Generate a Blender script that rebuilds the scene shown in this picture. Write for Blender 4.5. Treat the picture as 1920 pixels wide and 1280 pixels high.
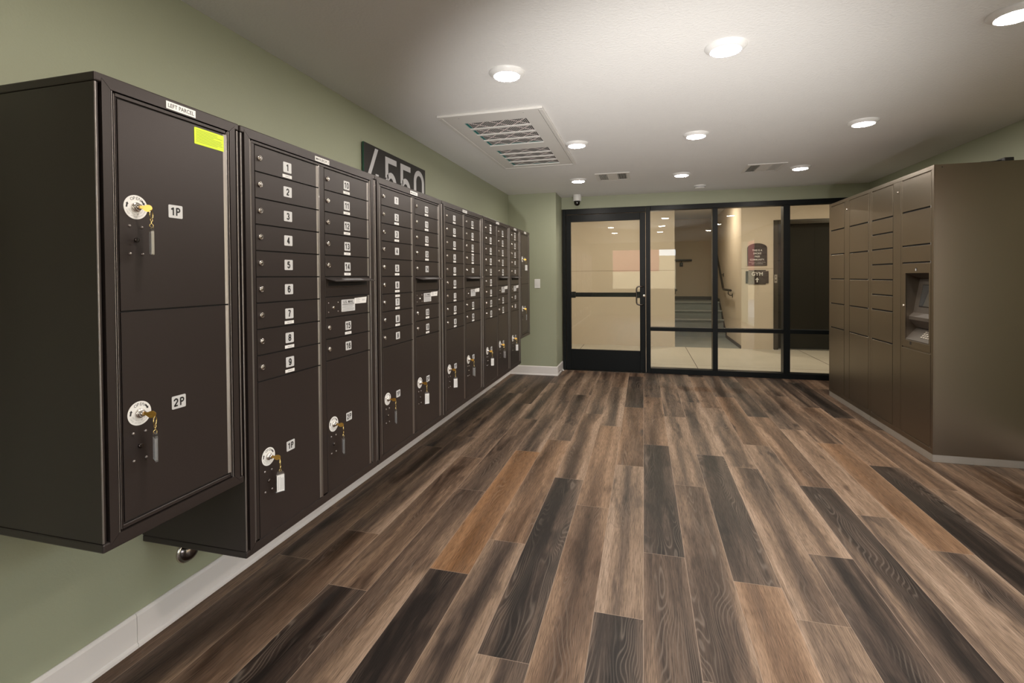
import bpy, bmesh, math, random
from mathutils import Vector, Matrix, noise
random.seed(7)
for o in list(bpy.data.objects): bpy.data.objects.remove(o, do_unlink=True)
S = bpy.context.scene
COL = S.collection
PI = math.pi

# ------------------------------------------------------------------ camera
EYE = 1.27
BS = 0.91            # the mailbox drawings below are 1/0.91 of their real size
cam_d = bpy.data.cameras.new('camera'); cam = bpy.data.objects.new('camera', cam_d); COL.objects.link(cam)
YAW, PIT, ROL = -0.2622, 0.0145, -0.0076
fw = Vector((math.sin(YAW), math.cos(YAW), 0)); rt = Vector((math.cos(YAW), -math.sin(YAW), 0)); up = Vector((0, 0, 1))
f2 = fw*math.cos(PIT) - up*math.sin(PIT); u2 = up*math.cos(PIT) + fw*math.sin(PIT)
r3 = rt*math.cos(ROL) + u2*math.sin(ROL); u3 = -rt*math.sin(ROL) + u2*math.cos(ROL)
mw = Matrix((r3, u3, -f2)).transposed().to_4x4(); mw.translation = (0, 0, EYE)
cam.matrix_world = mw
cam_d.sensor_width = 36; cam_d.lens = 921.03/1920*36
cam_d.shift_y = -(640-531.77)/1920
cam_d.clip_start = 0.05
S.camera = cam
# ------------------------------------------------------------------ world and exposure
W = bpy.data.worlds.new('sky'); S.world = W; W.use_nodes = True
bg = W.node_tree.nodes['Background']; bg.inputs[0].default_value = (0.88, 0.94, 1.0, 1); bg.inputs[1].default_value = 7.0
S.view_settings.view_transform = 'Standard'; S.view_settings.look = 'None'
S.view_settings.gamma = 1.0; S.view_settings.use_curve_mapping = False
S.view_settings.exposure = 0.2
LAMP = 205.0          # radiance of a room ceiling light lens
HALL = 420.0          # radiance of a corridor ceiling light lens

# unseen flashgun added by the camera, bounced off the ceiling to brighten it
fl_d = bpy.data.lights.new('fill_flash', 'SPOT'); fl_d.energy = 470; fl_d.spot_size = math.radians(57); fl_d.spot_blend = 1.0; fl_d.shadow_soft_size = 0.10; fl_d.color = (1.0, 0.97, 0.94)
fl = bpy.data.objects.new('fill_flash', fl_d); COL.objects.link(fl); fl.location = (0.2, 0.35, 0.12)
fl.rotation_euler = (Vector((0.05, 3.55, 2.33))-Vector(fl.location)).to_track_quat('-Z', 'Y').to_euler()

# ------------------------------------------------------------------ measures of the place
XW, XF = -1.7028, -1.3848          # left wall, face of the mailboxes
XR, XL = 2.5484, 1.8749            # right wall, face of the grey lockers
ZC, YB = 2.3336, 6.6296            # ceiling, glazed wall
YP, XP = 6.1885, -1.0767           # pilaster
YH = 9.17                          # corridor wall
ZT, ZB = 1.8171, 0.2597            # mailbox top and bottom
LZB = 0.5425                       # parcel locker bottom
YS = [0.9641, 1.4449, 2.3503, 3.2535, 4.1670, 5.0700, 5.5427, 6.0206]
YFR = -3.0                         # street side of the room
ZHC = 2.63                         # corridor ceiling

# ------------------------------------------------------------------ materials
MATS = {}
def new_mat(name):
    m = bpy.data.materials.new(name); m.use_nodes = True
    nt = m.node_tree
    return m, nt, nt.nodes['Principled BSDF']
def nd(nt, t, **kw):
    n = nt.nodes.new(t)
    for k, v in kw.items(): setattr(n, k, v)
    return n
def plain(name, col, rough=0.5, metal=0.0, bump=0.0, bscale=300.0, var=0.0, vscale=3.0, spec=0.5, coat=0.0, bdist=0.001):
    m, nt, b = new_mat(name)
    b.inputs['Base Color'].default_value = (*col, 1); b.inputs['Roughness'].default_value = rough
    b.inputs['Metallic'].default_value = metal; b.inputs['Specular IOR Level'].default_value = spec
    b.inputs['Coat Weight'].default_value = coat
    tc = nd(nt, 'ShaderNodeTexCoord')
    if bump > 0:
        nz = nd(nt, 'ShaderNodeTexNoise'); nz.inputs['Scale'].default_value = bscale; nz.inputs['Detail'].default_value = 2
        bp = nd(nt, 'ShaderNodeBump'); bp.inputs['Strength'].default_value = bump; bp.inputs['Distance'].default_value = bdist
        nt.links.new(tc.outputs['Object'], nz.inputs['Vector']); nt.links.new(nz.outputs['Fac'], bp.inputs['Height'])
        nt.links.new(bp.outputs['Normal'], b.inputs['Normal'])
    if var > 0:
        nz = nd(nt, 'ShaderNodeTexNoise'); nz.inputs['Scale'].default_value = vscale; nz.inputs['Detail'].default_value = 4
        mx = nd(nt, 'ShaderNodeMix', data_type='RGBA')
        mx.inputs[6].default_value = (*[c*(1-var) for c in col], 1); mx.inputs[7].default_value = (*[min(1, c*(1+var)) for c in col], 1)
        nt.links.new(tc.outputs['Object'], nz.inputs['Vector']); nt.links.new(nz.outputs['Fac'], mx.inputs[0])
        nt.links.new(mx.outputs[2], b.inputs['Base Color'])
    MATS[name] = m
    return m
def emit(name, col, s):
    m, nt, b = new_mat(name)
    b.inputs['Base Color'].default_value = (0.8, 0.8, 0.8, 1)
    b.inputs['Emission Color'].default_value = (*col, 1); b.inputs['Emission Strength'].default_value = s
    MATS[name] = m
    return m
def glass_mat(name, tint, rough=0.0, boost=1.0):
    m, nt, b = new_mat(name); nt.nodes.remove(b)
    out = nt.nodes['Material Output']
    tr = nd(nt, 'ShaderNodeBsdfTransparent'); tr.inputs[0].default_value = (*tint, 1)
    gl = nd(nt, 'ShaderNodeBsdfGlossy'); gl.inputs['Roughness'].default_value = rough; gl.inputs[0].default_value = (1, 1, 1, 1)
    fr = nd(nt, 'ShaderNodeFresnel'); fr.inputs[0].default_value = 1.5
    mu = nd(nt, 'ShaderNodeMath', operation='MULTIPLY'); mu.inputs[1].default_value = boost; mu.use_clamp = True
    mx = nd(nt, 'ShaderNodeMixShader')
    nt.links.new(fr.outputs[0], mu.inputs[0]); nt.links.new(mu.outputs[0], mx.inputs[0])
    nt.links.new(tr.outputs[0], mx.inputs[1]); nt.links.new(gl.outputs[0], mx.inputs[2]); nt.links.new(mx.outputs[0], out.inputs[0])
    MATS[name] = m
    return m

plain('green_paint', (0.328, 0.345, 0.245), 0.55, bump=0.25, bscale=140, bdist=0.002, var=0.03, vscale=1.5)
plain('ceiling_paint', (0.74, 0.73, 0.71), 0.75, bump=0.55, bscale=75, bdist=0.004, var=0.02)
plain('white_trim', (0.72, 0.68, 0.66), 0.35, bump=0.05, bscale=60)
plain('brown_metal', (0.037, 0.0285, 0.0265), 0.36, metal=0.35, bump=0.22, bscale=900, bdist=0.0006, spec=0.5)
plain('brown_metal_glint', (0.30, 0.275, 0.265), 0.30, metal=0.9, bump=0.6, bscale=600, bdist=0.0008, spec=0.8, coat=0.3)  # reflected highlights of lips and beads put into a paler base colour
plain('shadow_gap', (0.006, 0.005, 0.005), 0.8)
plain('bronze_paint', (0.225, 0.186, 0.142), 0.33, metal=0.95, bump=0.12, bscale=1100, bdist=0.0005, spec=0.45)
plain('bronze_dark', (0.070, 0.057, 0.046), 0.5, bump=0.1, bscale=900)
plain('steel_plinth', (0.42, 0.385, 0.34), 0.42, metal=0.5, var=0.12, vscale=9)
plain('black_aluminium', (0.005, 0.0065, 0.007), 0.35, spec=0.22)
plain('chrome', (0.66, 0.62, 0.58), 0.2, metal=1.0, var=0.1, vscale=400)
plain('dark_chrome', (0.16, 0.14, 0.13), 0.2, metal=1.0)
plain('brass', (0.72, 0.43, 0.10), 0.22, metal=1.0)
plain('pale_brass', (0.80, 0.63, 0.28), 0.2, metal=1.0)
plain('plate_silver', (0.60, 0.60, 0.61), 0.45, metal=0.1)
plain('label_white', (0.78, 0.77, 0.76), 0.5)
plain('ink', (0.018, 0.017, 0.018), 0.5)
plain('grey_ink', (0.30, 0.30, 0.31), 0.6)
plain('sticker_yellow', (0.62, 0.78, 0.02), 0.5)
plain('sticker_ink', (0.22, 0.30, 0.02), 0.5)
plain('sign_black', (0.020, 0.017, 0.015), 0.5, spec=0.2)
plain('sign_number', (0.52, 0.51, 0.53), 0.4)
plain('glass_edge', (0.03, 0.10, 0.07), 0.1)
plain('sign_brown', (0.032, 0.022, 0.019), 0.5)
plain('sign_white', (0.75, 0.73, 0.70), 0.5)
plain('white_plastic', (0.74, 0.73, 0.71), 0.35)
plain('grille_white', (0.66, 0.64, 0.61), 0.45)
plain('filter_paper', (0.42, 0.40, 0.38), 0.9, var=0.25, vscale=60)
plain('filter_edge', (0.02, 0.16, 0.15), 0.6)
plain('duct_dark_pleat_shade', (0.02, 0.02, 0.02), 0.8)
plain('wire', (0.85, 0.74, 0.72), 0.4)
plain('smoked_dome', (0.006, 0.005, 0.005), 0.06, spec=0.7)
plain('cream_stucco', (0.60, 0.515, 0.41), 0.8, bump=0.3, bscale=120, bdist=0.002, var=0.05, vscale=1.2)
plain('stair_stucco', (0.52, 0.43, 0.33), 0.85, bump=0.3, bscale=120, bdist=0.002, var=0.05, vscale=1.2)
plain('reveal_line', (0.25, 0.20, 0.14), 0.8)
plain('concrete', (0.47, 0.43, 0.36), 0.6, var=0.10, vscale=1.6, bump=0.1, bscale=80)
plain('grey_coating', (0.20, 0.215, 0.205), 0.5, var=0.08, vscale=2.5)
plain('nosing', (0.42, 0.42, 0.40), 0.45)
plain('joint', (0.05, 0.04, 0.03), 0.8)
plain('dark_base', (0.05, 0.04, 0.035), 0.5)
plain('rail_metal', (0.02, 0.016, 0.015), 0.35)
plain('elevator_steel', (0.10, 0.095, 0.085), 0.25, metal=0.9)
plain('elevator_door', (0.013, 0.015, 0.014), 0.18, metal=0.3)
plain('steel_light', (0.55, 0.54, 0.52), 0.3, metal=0.9)
plain('screen_glass', (0.03, 0.035, 0.04), 0.08, spec=0.8)
plain('key_button', (0.50, 0.45, 0.38), 0.4, metal=0.4)
plain('asphalt', (0.30, 0.29, 0.28), 0.9)
plain('street_cream', (0.62, 0.50, 0.32), 0.8)
plain('street_red', (0.45, 0.14, 0.12), 0.7)
emit('lens_room', (1.0, 0.925, 0.835), LAMP)
emit('lens_hall', (1.0, 0.86, 0.69), HALL)
glass_mat('pane', (0.93, 0.95, 0.93), boost=1.0)
glass_mat('acrylic', (0.72, 0.72, 0.72), rough=0.05, boost=2.2)

def floor_material():
    m, nt, b = new_mat('vinyl_plank'); L = nt.links.new
    uv = nd(nt, 'ShaderNodeUVMap'); uv.uv_map = 'plank_uv'
    at = nd(nt, 'ShaderNodeAttribute', attribute_name='plank')
    sx = nd(nt, 'ShaderNodeSeparateXYZ'); L(uv.outputs[0], sx.inputs[0])
    sc = nd(nt, 'ShaderNodeSeparateColor'); L(at.outputs['Color'], sc.inputs[0])
    tone, orange, seed = sc.outputs[0], sc.outputs[1], sc.outputs[2]
    def math_(op, a, bb=None, clamp=False):
        n = nd(nt, 'ShaderNodeMath', operation=op); n.use_clamp = clamp
        for i, x in enumerate((a, bb)):
            if x is None: continue
            if isinstance(x, (int, float)): n.inputs[i].default_value = x
            else: L(x, n.inputs[i])
        return n.outputs[0]
    sd = math_('MULTIPLY', seed, 91.7)
    def vec(kx, ky, off=0.0):
        c = nd(nt, 'ShaderNodeCombineXYZ')
        L(math_('MULTIPLY', sx.outputs[0], kx), c.inputs[0]); L(math_('MULTIPLY', sx.outputs[1], ky), c.inputs[1]); L(math_('ADD', sd, off), c.inputs[2])
        return c.outputs[0]
    def nz(v, scale=1.0, det=3.0, rough=0.5, dist=0.0):
        n = nd(nt, 'ShaderNodeTexNoise'); n.inputs['Scale'].default_value = scale; n.inputs['Detail'].default_value = det
        n.inputs['Roughness'].default_value = rough; n.inputs['Distortion'].default_value = dist; L(v, n.inputs['Vector']); return n.outputs['Fac']
    def ramp(v, stops):
        n = nd(nt, 'ShaderNodeValToRGB'); L(v, n.inputs[0])
        while len(n.color_ramp.elements) < len(stops): n.color_ramp.elements.new(0.5)
        for e, (p, c) in zip(n.color_ramp.elements, stops):
            e.position = p; e.color = (*c, 1) if not isinstance(c, (int, float)) else (c, c, c, 1)
        return n.outputs[0]
    def mix(f, a, bb, mode='MIX'):
        n = nd(nt, 'ShaderNodeMix', data_type='RGBA', blend_type=mode)
        if isinstance(f, (int, float)): n.inputs[0].default_value = f
        else: L(f, n.inputs[0])
        for i, x in ((6, a), (7, bb)):
            if isinstance(x, tuple): n.inputs[i].default_value = (*x, 1)
            else: L(x, n.inputs[i])
        return n.outputs[2]
    broad = nz(vec(9, 0.55, 3.1), det=2.0, dist=0.25)                # long soft streaks along the plank
    broad2 = nz(vec(26, 1.6, 11.0), det=3, dist=0.4)
    # the streaky tone of each plank
    t = math_('ADD', math_('MULTIPLY', math_('SUBTRACT', broad, 0.5), 1.5), math_('MULTIPLY', math_('SUBTRACT', broad2, 0.5), 0.75))
    heart = math_('ABSOLUTE', math_('SUBTRACT', math_('ADD', math_('MULTIPLY', sx.outputs[0], 11.08), math_('MULTIPLY', nz(vec(2.0, 0.8, 77.0), det=1), 0.9)), 1.45))
    t = math_('ADD', t, math_('MULTIPLY', math_('SUBTRACT', heart, 0.42), 0.36))
    smudge = nz(vec(11, 2.6, 51.0), det=2, dist=0.6)
    t = math_('ADD', t, math_('MULTIPLY', math_('MINIMUM', math_('SUBTRACT', smudge, 0.43), 0.0), 1.9))
    t = math_('ADD', t, 0.035)
    t = math_('ADD', t, tone, clamp=True)
    base = ramp(t, [(0.0, (0.012, 0.0078, 0.0063)), (0.26, (0.040, 0.0265, 0.0202)), (0.5, (0.098, 0.066, 0.048)), (0.72, (0.190, 0.128, 0.088)), (1.0, (0.29, 0.205, 0.148))])
    base = mix(math_('MULTIPLY', orange, math_('MULTIPLY', broad, 1.2), clamp=True), base, (0.30, 0.135, 0.045))
    # cathedral growth lines
    warp = nz(vec(5.5, 0.95, 21.0), det=2, dist=0.3)
    ph = math_('ADD', math_('MULTIPLY', sx.outputs[0], 520), math_('MULTIPLY', warp, 210))
    ring = math_('SINE', ph)
    ring = math_('POWER', math_('MULTIPLY', math_('ADD', ring, 1.0), 0.5), 5.0)
    rmask = ramp(nz(vec(9, 1.6, 33.0), det=2), [(0.42, 0.0), (0.62, 1.0)])
    lines = math_('MULTIPLY', ring, rmask)
    # pores and fine grain
    grain = nz(vec(420, 14, 5.0), det=3, rough=0.65)
    fine = ramp(grain, [(0.32, 0.50), (0.5, 1.0), (0.68, 1.38)])
    col = mix(1.0, base, fine, 'MULTIPLY')
    lite = mix(0.55, base, (0.36, 0.29, 0.235))
    dk = mix(0.6, base, (0.02, 0.014, 0.011))
    linecol = mix(ramp(t, [(0.35, 0.0), (0.6, 1.0)]), lite, dk)
    col = mix(math_('MULTIPLY', lines, 0.38), col, linecol)
    # knots: few, long and dark
    vo = nd(nt, 'ShaderNodeTexVoronoi'); vo.inputs['Scale'].default_value = 1.0; vo.inputs['Randomness'].default_value = 1.0
    nw = nd(nt, 'ShaderNodeTexNoise'); nw.inputs['Scale'].default_value = 3.0; L(vec(20, 5, 2.0), nw.inputs['Vector'])
    va = nd(nt, 'ShaderNodeVectorMath', operation='ADD'); L(vec(7.0, 1.5, 41.0), va.inputs[0])
    vs = nd(nt, 'ShaderNodeVectorMath', operation='SCALE'); L(nw.outputs['Color'], vs.inputs[0]); vs.inputs['Scale'].default_value = 0.25; L(vs.outputs[0], va.inputs[1])
    L(va.outputs[0], vo.inputs['Vector'])
    knot = ramp(vo.outputs['Distance'], [(0.03, 1.0), (0.20, 0.0)])
    kpick = ramp(nz(vec(2.0, 0.9, 61.0), det=0), [(0.46, 0.0), (0.52, 1.0)])
    col = mix(math_('MULTIPLY', math_('MULTIPLY', knot, kpick), 0.85), col, (0.016, 0.013, 0.012))
    # pale bevelled seam round each plank
    ex = math_('MINIMUM', sx.outputs[0], math_('SUBTRACT', 0.1805, sx.outputs[0]))
    ey = math_('MINIMUM', sx.outputs[1], math_('SUBTRACT', 1.5, sx.outputs[1]))
    edge = math_('MINIMUM', ex, ey)
    seam = math_('LESS_THAN', edge, 0.0011)
    col = mix(math_('MULTIPLY', seam, 0.65), col, (0.34, 0.25, 0.19))
    L(col, b.inputs['Base Color'])
    L(ramp(grain, [(0.3, 0.52), (0.7, 0.40)]), b.inputs['Roughness'])
    b.inputs['Specular IOR Level'].default_value = 0.22
    bp = nd(nt, 'ShaderNodeBump'); bp.inputs['Strength'].default_value = 0.25; bp.inputs['Distance'].default_value = 0.0008
    L(grain, bp.inputs['Height']); L(bp.outputs[0], b.inputs['Normal'])
    MATS['vinyl_plank'] = m
floor_material()

# ------------------------------------------------------------------ mesh helpers
UX, UY, UZ = Vector((1, 0, 0)), Vector((0, 1, 0)), Vector((0, 0, 1))
_txt = {}
SCALE = [1.0]
def text_geo(s, bold=0.0):
    k = (s, bold)
    if k not in _txt:
        c = bpy.data.curves.new('lettering', 'FONT'); c.body = s; c.size = 1.0; c.offset = bold; c.resolution_u = 3
        c.align_x = 'CENTER'
        o = bpy.data.objects.new('lettering', c); me = o.to_mesh()
        vs = [(v.co.x, v.co.y) for v in me.vertices]; fs = [tuple(p.vertices) for p in me.polygons]
        o.to_mesh_clear(); bpy.data.objects.remove(o); bpy.data.curves.remove(c)
        if vs:
            x0, x1 = min(v[0] for v in vs), max(v[0] for v in vs); y0, y1 = min(v[1] for v in vs), max(v[1] for v in vs)
        else: x0 = x1 = y0 = y1 = 0
        _txt[k] = ([(x-(x0+x1)/2, y-(y0+y1)/2) for x, y in vs], fs, x1-x0, y1-y0)
    return _txt[k]

def _a(cu, cv, ru, rv, a0, a1, n=8): return [(cu+ru*math.cos(math.radians(a0+(a1-a0)*i/n)), cv+rv*math.sin(math.radians(a0+(a1-a0)*i/n))) for i in range(n+1)]
STROKES = {
 '0': [(_a(.5, .68, .5, .32, 0, 180)+_a(.5, .32, .5, .32, 180, 360), True)],
 '1': [([(-.15, .74), (.50, .97)], False), ([(.88, 1.08), (.88, -.08)], False)],
 '2': [(_a(.5, .70, .5, .30, 175, -25, 10)+[(0.02, 0.0)], False), ([(-.08, 0), (1.08, 0)], False)],
 '3': [(_a(.46, .745, .46, .255, 165, -90, 10), False), (_a(.46, .255, .54, .255, 90, -165, 10), False)],
 '4': [([(.72, 1.08), (.72, -.08)], False), ([(.66, 1.0), (.0, .30)], False), ([(-.06, .27), (1.12, .27)], False)],
 '5': [([(1.0, 1.0), (.16, 1.0)], False), ([(.13, 1.08), (.04, .52)], False), (_a(.46, .33, .54, .33, 140, -160, 12), False)],
 '6': [(_a(.5, .32, .5, .32, 0, 360, 14)[:-1], True), ([(.02, .34)]+_a(.52, .66, .50, .34, 180, 25, 8), False)],
 '7': [([(-.06, 1.0), (1.06, 1.0)], False), ([(1.0, .95), (.55, .45), (.38, -.08)], False)],
 '8': [(_a(.5, .75, .44, .25, 0, 360, 12)[:-1], True), (_a(.5, .25, .5, .25, 0, 360, 12)[:-1], True)],
 '9': [(_a(.5, .68, .5, .32, 0, 360, 14)[:-1], True), ([(.98, .66)]+_a(.48, .34, .50, .34, 0, -155, 8), False)],
 'P': [([(.06, 1.08), (.06, -.08)], False), ([(.1, 1.0), (.55, 1.0)]+_a(.55, .74, .45, .26, 80, -80, 8)+[(.55, .48), (.1, .48)], False)],
}
class MB:
    """collects shapes in a u, v, w frame (w points out of the face) and links them as one mesh"""
    def __init__(s, U=UX, V=UY, W=UZ, o=(0, 0, 0)):
        s.U, s.V, s.W, s.o = U, V, W, Vector(o); s.v = []; s.f = []; s.m = []; s.s = []; s.mats = []
    def P(s, u, v, w): return s.U*u + s.V*v + s.W*w + s.o
    def mi(s, mat):
        if mat not in s.mats: s.mats.append(mat)
        return s.mats.index(mat)
    def add(s, pts, faces, mat, smooth=False):
        b = len(s.v); k = s.mi(mat)
        s.v += [s.P(*p) for p in pts]
        for f in faces: s.f.append([b+i for i in f]); s.m.append(k); s.s.append(smooth)
    def box(s, u0, u1, v0, v1, w0, w1, mat, bev=0.0, seg=1):
        if bev <= 0:
            s.add([(u0, v0, w0), (u1, v0, w0), (u1, v1, w0), (u0, v1, w0), (u0, v0, w1), (u1, v0, w1), (u1, v1, w1), (u0, v1, w1)],
                  [(3, 2, 1, 0), (4, 5, 6, 7), (0, 1, 5, 4), (1, 2, 6, 5), (2, 3, 7, 6), (3, 0, 4, 7)], mat); return s
        bm = bmesh.new(); bmesh.ops.create_cube(bm, size=1.0)
        for v in bm.verts: v.co = Vector(((u0+u1)/2+v.co.x*(u1-u0), (v0+v1)/2+v.co.y*(v1-v0), (w0+w1)/2+v.co.z*(w1-w0)))
        bmesh.ops.bevel(bm, geom=list(bm.edges), offset=bev, segments=seg, affect='EDGES', profile=0.5)
        bm.verts.index_update()
        s.add([tuple(v.co) for v in bm.verts], [[v.index for v in f.verts] for f in bm.faces], mat); bm.free(); return s
    def prism(s, poly, w0, w1, mat, smooth=False):
        """poly: counter-clockwise (u, v) outline"""
        n = len(poly)
        s.add([(a, b, w0) for a, b in poly]+[(a, b, w1) for a, b in poly],
              [tuple(range(n-1, -1, -1)), tuple(range(n, 2*n))], mat)
        s.add([(a, b, w0) for a, b in poly]+[(a, b, w1) for a, b in poly],
              [(i, (i+1) % n, n+(i+1) % n, n+i) for i in range(n)], mat, smooth); return s
    def ribbon(s, pts, half, w0, w1, mat, closed=False):
        """flat stroke of a constant half width along (u, v) points"""
        n = len(pts); L = []; R = []
        for i in range(n):
            a = Vector(pts[i-1 if (i > 0 or closed) else 0]); c = Vector(pts[(i+1) % n if (i < n-1 or closed) else n-1]); p = Vector(pts[i])
            d0 = (p-a); d1 = (c-p)
            if d0.length < 1e-9: d0 = d1
            if d1.length < 1e-9: d1 = d0
            d0.normalize(); d1.normalize(); t = (d0+d1).normalized(); nn = Vector((-t.y, t.x)); k = half/max(0.35, nn.dot(Vector((-d0.y, d0.x))))
            L.append(p+nn*k); R.append(p-nn*k)
        m = n if closed else n-1
        for i in range(m):
            j = (i+1) % n
            s.prism([tuple(R[i]), tuple(R[j]), tuple(L[j]), tuple(L[i])], w0, w1, mat)
        return s
    def bead(s, u0, u1, v0, v1, w0, w1, mat, n=8):
        """upright half-round moulding"""
        prof = [((u0+u1)/2-(u1-u0)/2*math.cos(PI*i/n), w0+(w1-w0)*math.sin(PI*i/n)) for i in range(n+1)]
        pts = [(u, v0, w) for u, w in prof]+[(u, v1, w) for u, w in prof]; k = n+1
        s.add(pts, [(i, i+1, k+i+1, k+i) for i in range(n)], mat, True)
        s.add(pts, [tuple(range(k-1, -1, -1)), tuple(range(k, 2*k))], mat); return s
    def lathe(s, cu, cv, prof, mat, n=24, cap0=True, cap1=True, smooth=True):
        """prof: list of (radius, w); turned about the w axis"""
        pts = []; k = len(prof)
        for r, w in prof:
            for i in range(n):
                a = 2*PI*i/n; pts.append((cu+r*math.cos(a), cv+r*math.sin(a), w))
        fs = []
        for j in range(k-1):
            for i in range(n):
                i2 = (i+1) % n; fs.append((j*n+i, j*n+i2, (j+1)*n+i2, (j+1)*n+i))
        s.add(pts, fs, mat, smooth)
        caps = []
        if cap0: caps.append(tuple(range(n-1, -1, -1)))
        if cap1: caps.append(tuple((k-1)*n+i for i in range(n)))
        if caps: s.add(pts, caps, mat)
        return s
    def tube(s, pts, r, mat, n=8, closed=False):
        P = [Vector(p) for p in pts]; k = len(P); rings = []
        pn = None
        for i in range(k):
            a = P[i-1] if (i > 0 or closed) else P[i]; c = P[(i+1) % k] if (i < k-1 or closed) else P[i]
            t = (c-a).normalized()
            if pn is None:
                h = Vector((0, 0, 1)) if abs(t.z) < 0.9 else Vector((1, 0, 0)); nrm = t.cross(h).normalized()
            else:
                nrm = (pn - t*pn.dot(t)).normalized()
            pn = nrm; bn = t.cross(nrm)
            rr = r[i] if isinstance(r, (list, tuple)) else r
            rings.append([tuple(P[i]+nrm*rr*math.cos(2*PI*q/n)+bn*rr*math.sin(2*PI*q/n)) for q in range(n)])
        pts2 = [q for rg in rings for q in rg]; fs = []
        for i in range(k if closed else k-1):
            j = (i+1) % k
            for q in range(n): fs.append((i*n+q, i*n+(q+1) % n, j*n+(q+1) % n, j*n+q))
        s.add(pts2, fs, mat, True)
        if not closed: s.add(pts2, [tuple(range(n-1, -1, -1)), tuple((k-1)*n+q for q in range(n))], mat)
        return s
    def text(s, t, cu, cv, h, mat, w=0.0, wid=None, sx=1.0, bold=0.0, rot=0.0):
        """lettering of height h centred on (cu, cv); wid limits its width"""
        vs, fs, tw, th = text_geo(t, bold)
        if not vs: return s
        k = h/th; kx = k*sx
        if wid is not None: kx = wid/tw
        c, d = math.cos(rot), math.sin(rot)
        s.add([(cu+(x*kx)*c-(y*k)*d, cv+(x*kx)*d+(y*k)*c, w) for x, y in vs], fs, mat); return s
    def numerals(s, t, cu, cv, h, mat, w=0.0, sx=0.56, th=0.078):
        """bold condensed digits and P, height h, drawn with strokes"""
        W_, gap = sx, 0.20
        wd = {'1': 0.70}
        tot = sum(wd.get(c, 1.0)*W_ for c in t)+gap*(len(t)-1)
        x = -tot/2
        for c in t:
            cw = wd.get(c, 1.0)*W_
            for poly, cl in STROKES[c]:
                pts = [(cu+h*(x+th+(cw-2*th)*a), cv+h*(-0.5+th+(1-2*th)*b)) for a, b in poly]
                s.ribbon(pts, th*h, w, w+0.0002, mat, closed=cl)
            x += cw+gap
        return s
    def build(s, name, parent=None, loc=None):
        me = bpy.data.meshes.new(name); me.from_pydata([tuple(v*SCALE[0]) for v in s.v], [], s.f)
        for mt in s.mats: me.materials.append(MATS[mt])
        me.polygons.foreach_set('material_index', s.m); me.polygons.foreach_set('use_smooth', s.s)
        me.update()
        o = bpy.data.objects.new(name, me); COL.objects.link(o)
        if parent: o.parent = parent
        if loc is not None: o.location = loc
        return o

def tag(o, label, cat, group=None):
    o['label'] = label; o['category'] = cat
    if group: o['group'] = group
    return o
def thing(name, label, cat, loc, group=None):
    o = bpy.data.objects.new(name, None); o.empty_display_size = 0.05; COL.objects.link(o); o.location = loc
    return tag(o, label, cat, group)
def struct(o): o['kind'] = 'structure'; return o
def arc(cu, cv, ru, rv, a0, a1, n):
    return [(cu+ru*math.cos(math.radians(a0+(a1-a0)*i/n)), cv+rv*math.sin(math.radians(a0+(a1-a0)*i/n))) for i in range(n+1)]
def rrect(u0, u1, v0, v1, r, n=3):
    return arc(u1-r, v1-r, r, r, 0, 90, n)+arc(u0+r, v1-r, r, r, 90, 180, n)+arc(u0+r, v0+r, r, r, 180, 270, n)+arc(u1-r, v0+r, r, r, 270, 360, n)

# ================================================================== ROOM SHELL
def wbox(name, x0, x1, y0, y1, z0, z1, mat, bev=0.0):
    return struct(MB().box(x0, x1, y0, y1, z0, z1, mat, bev).build(name))

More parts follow.
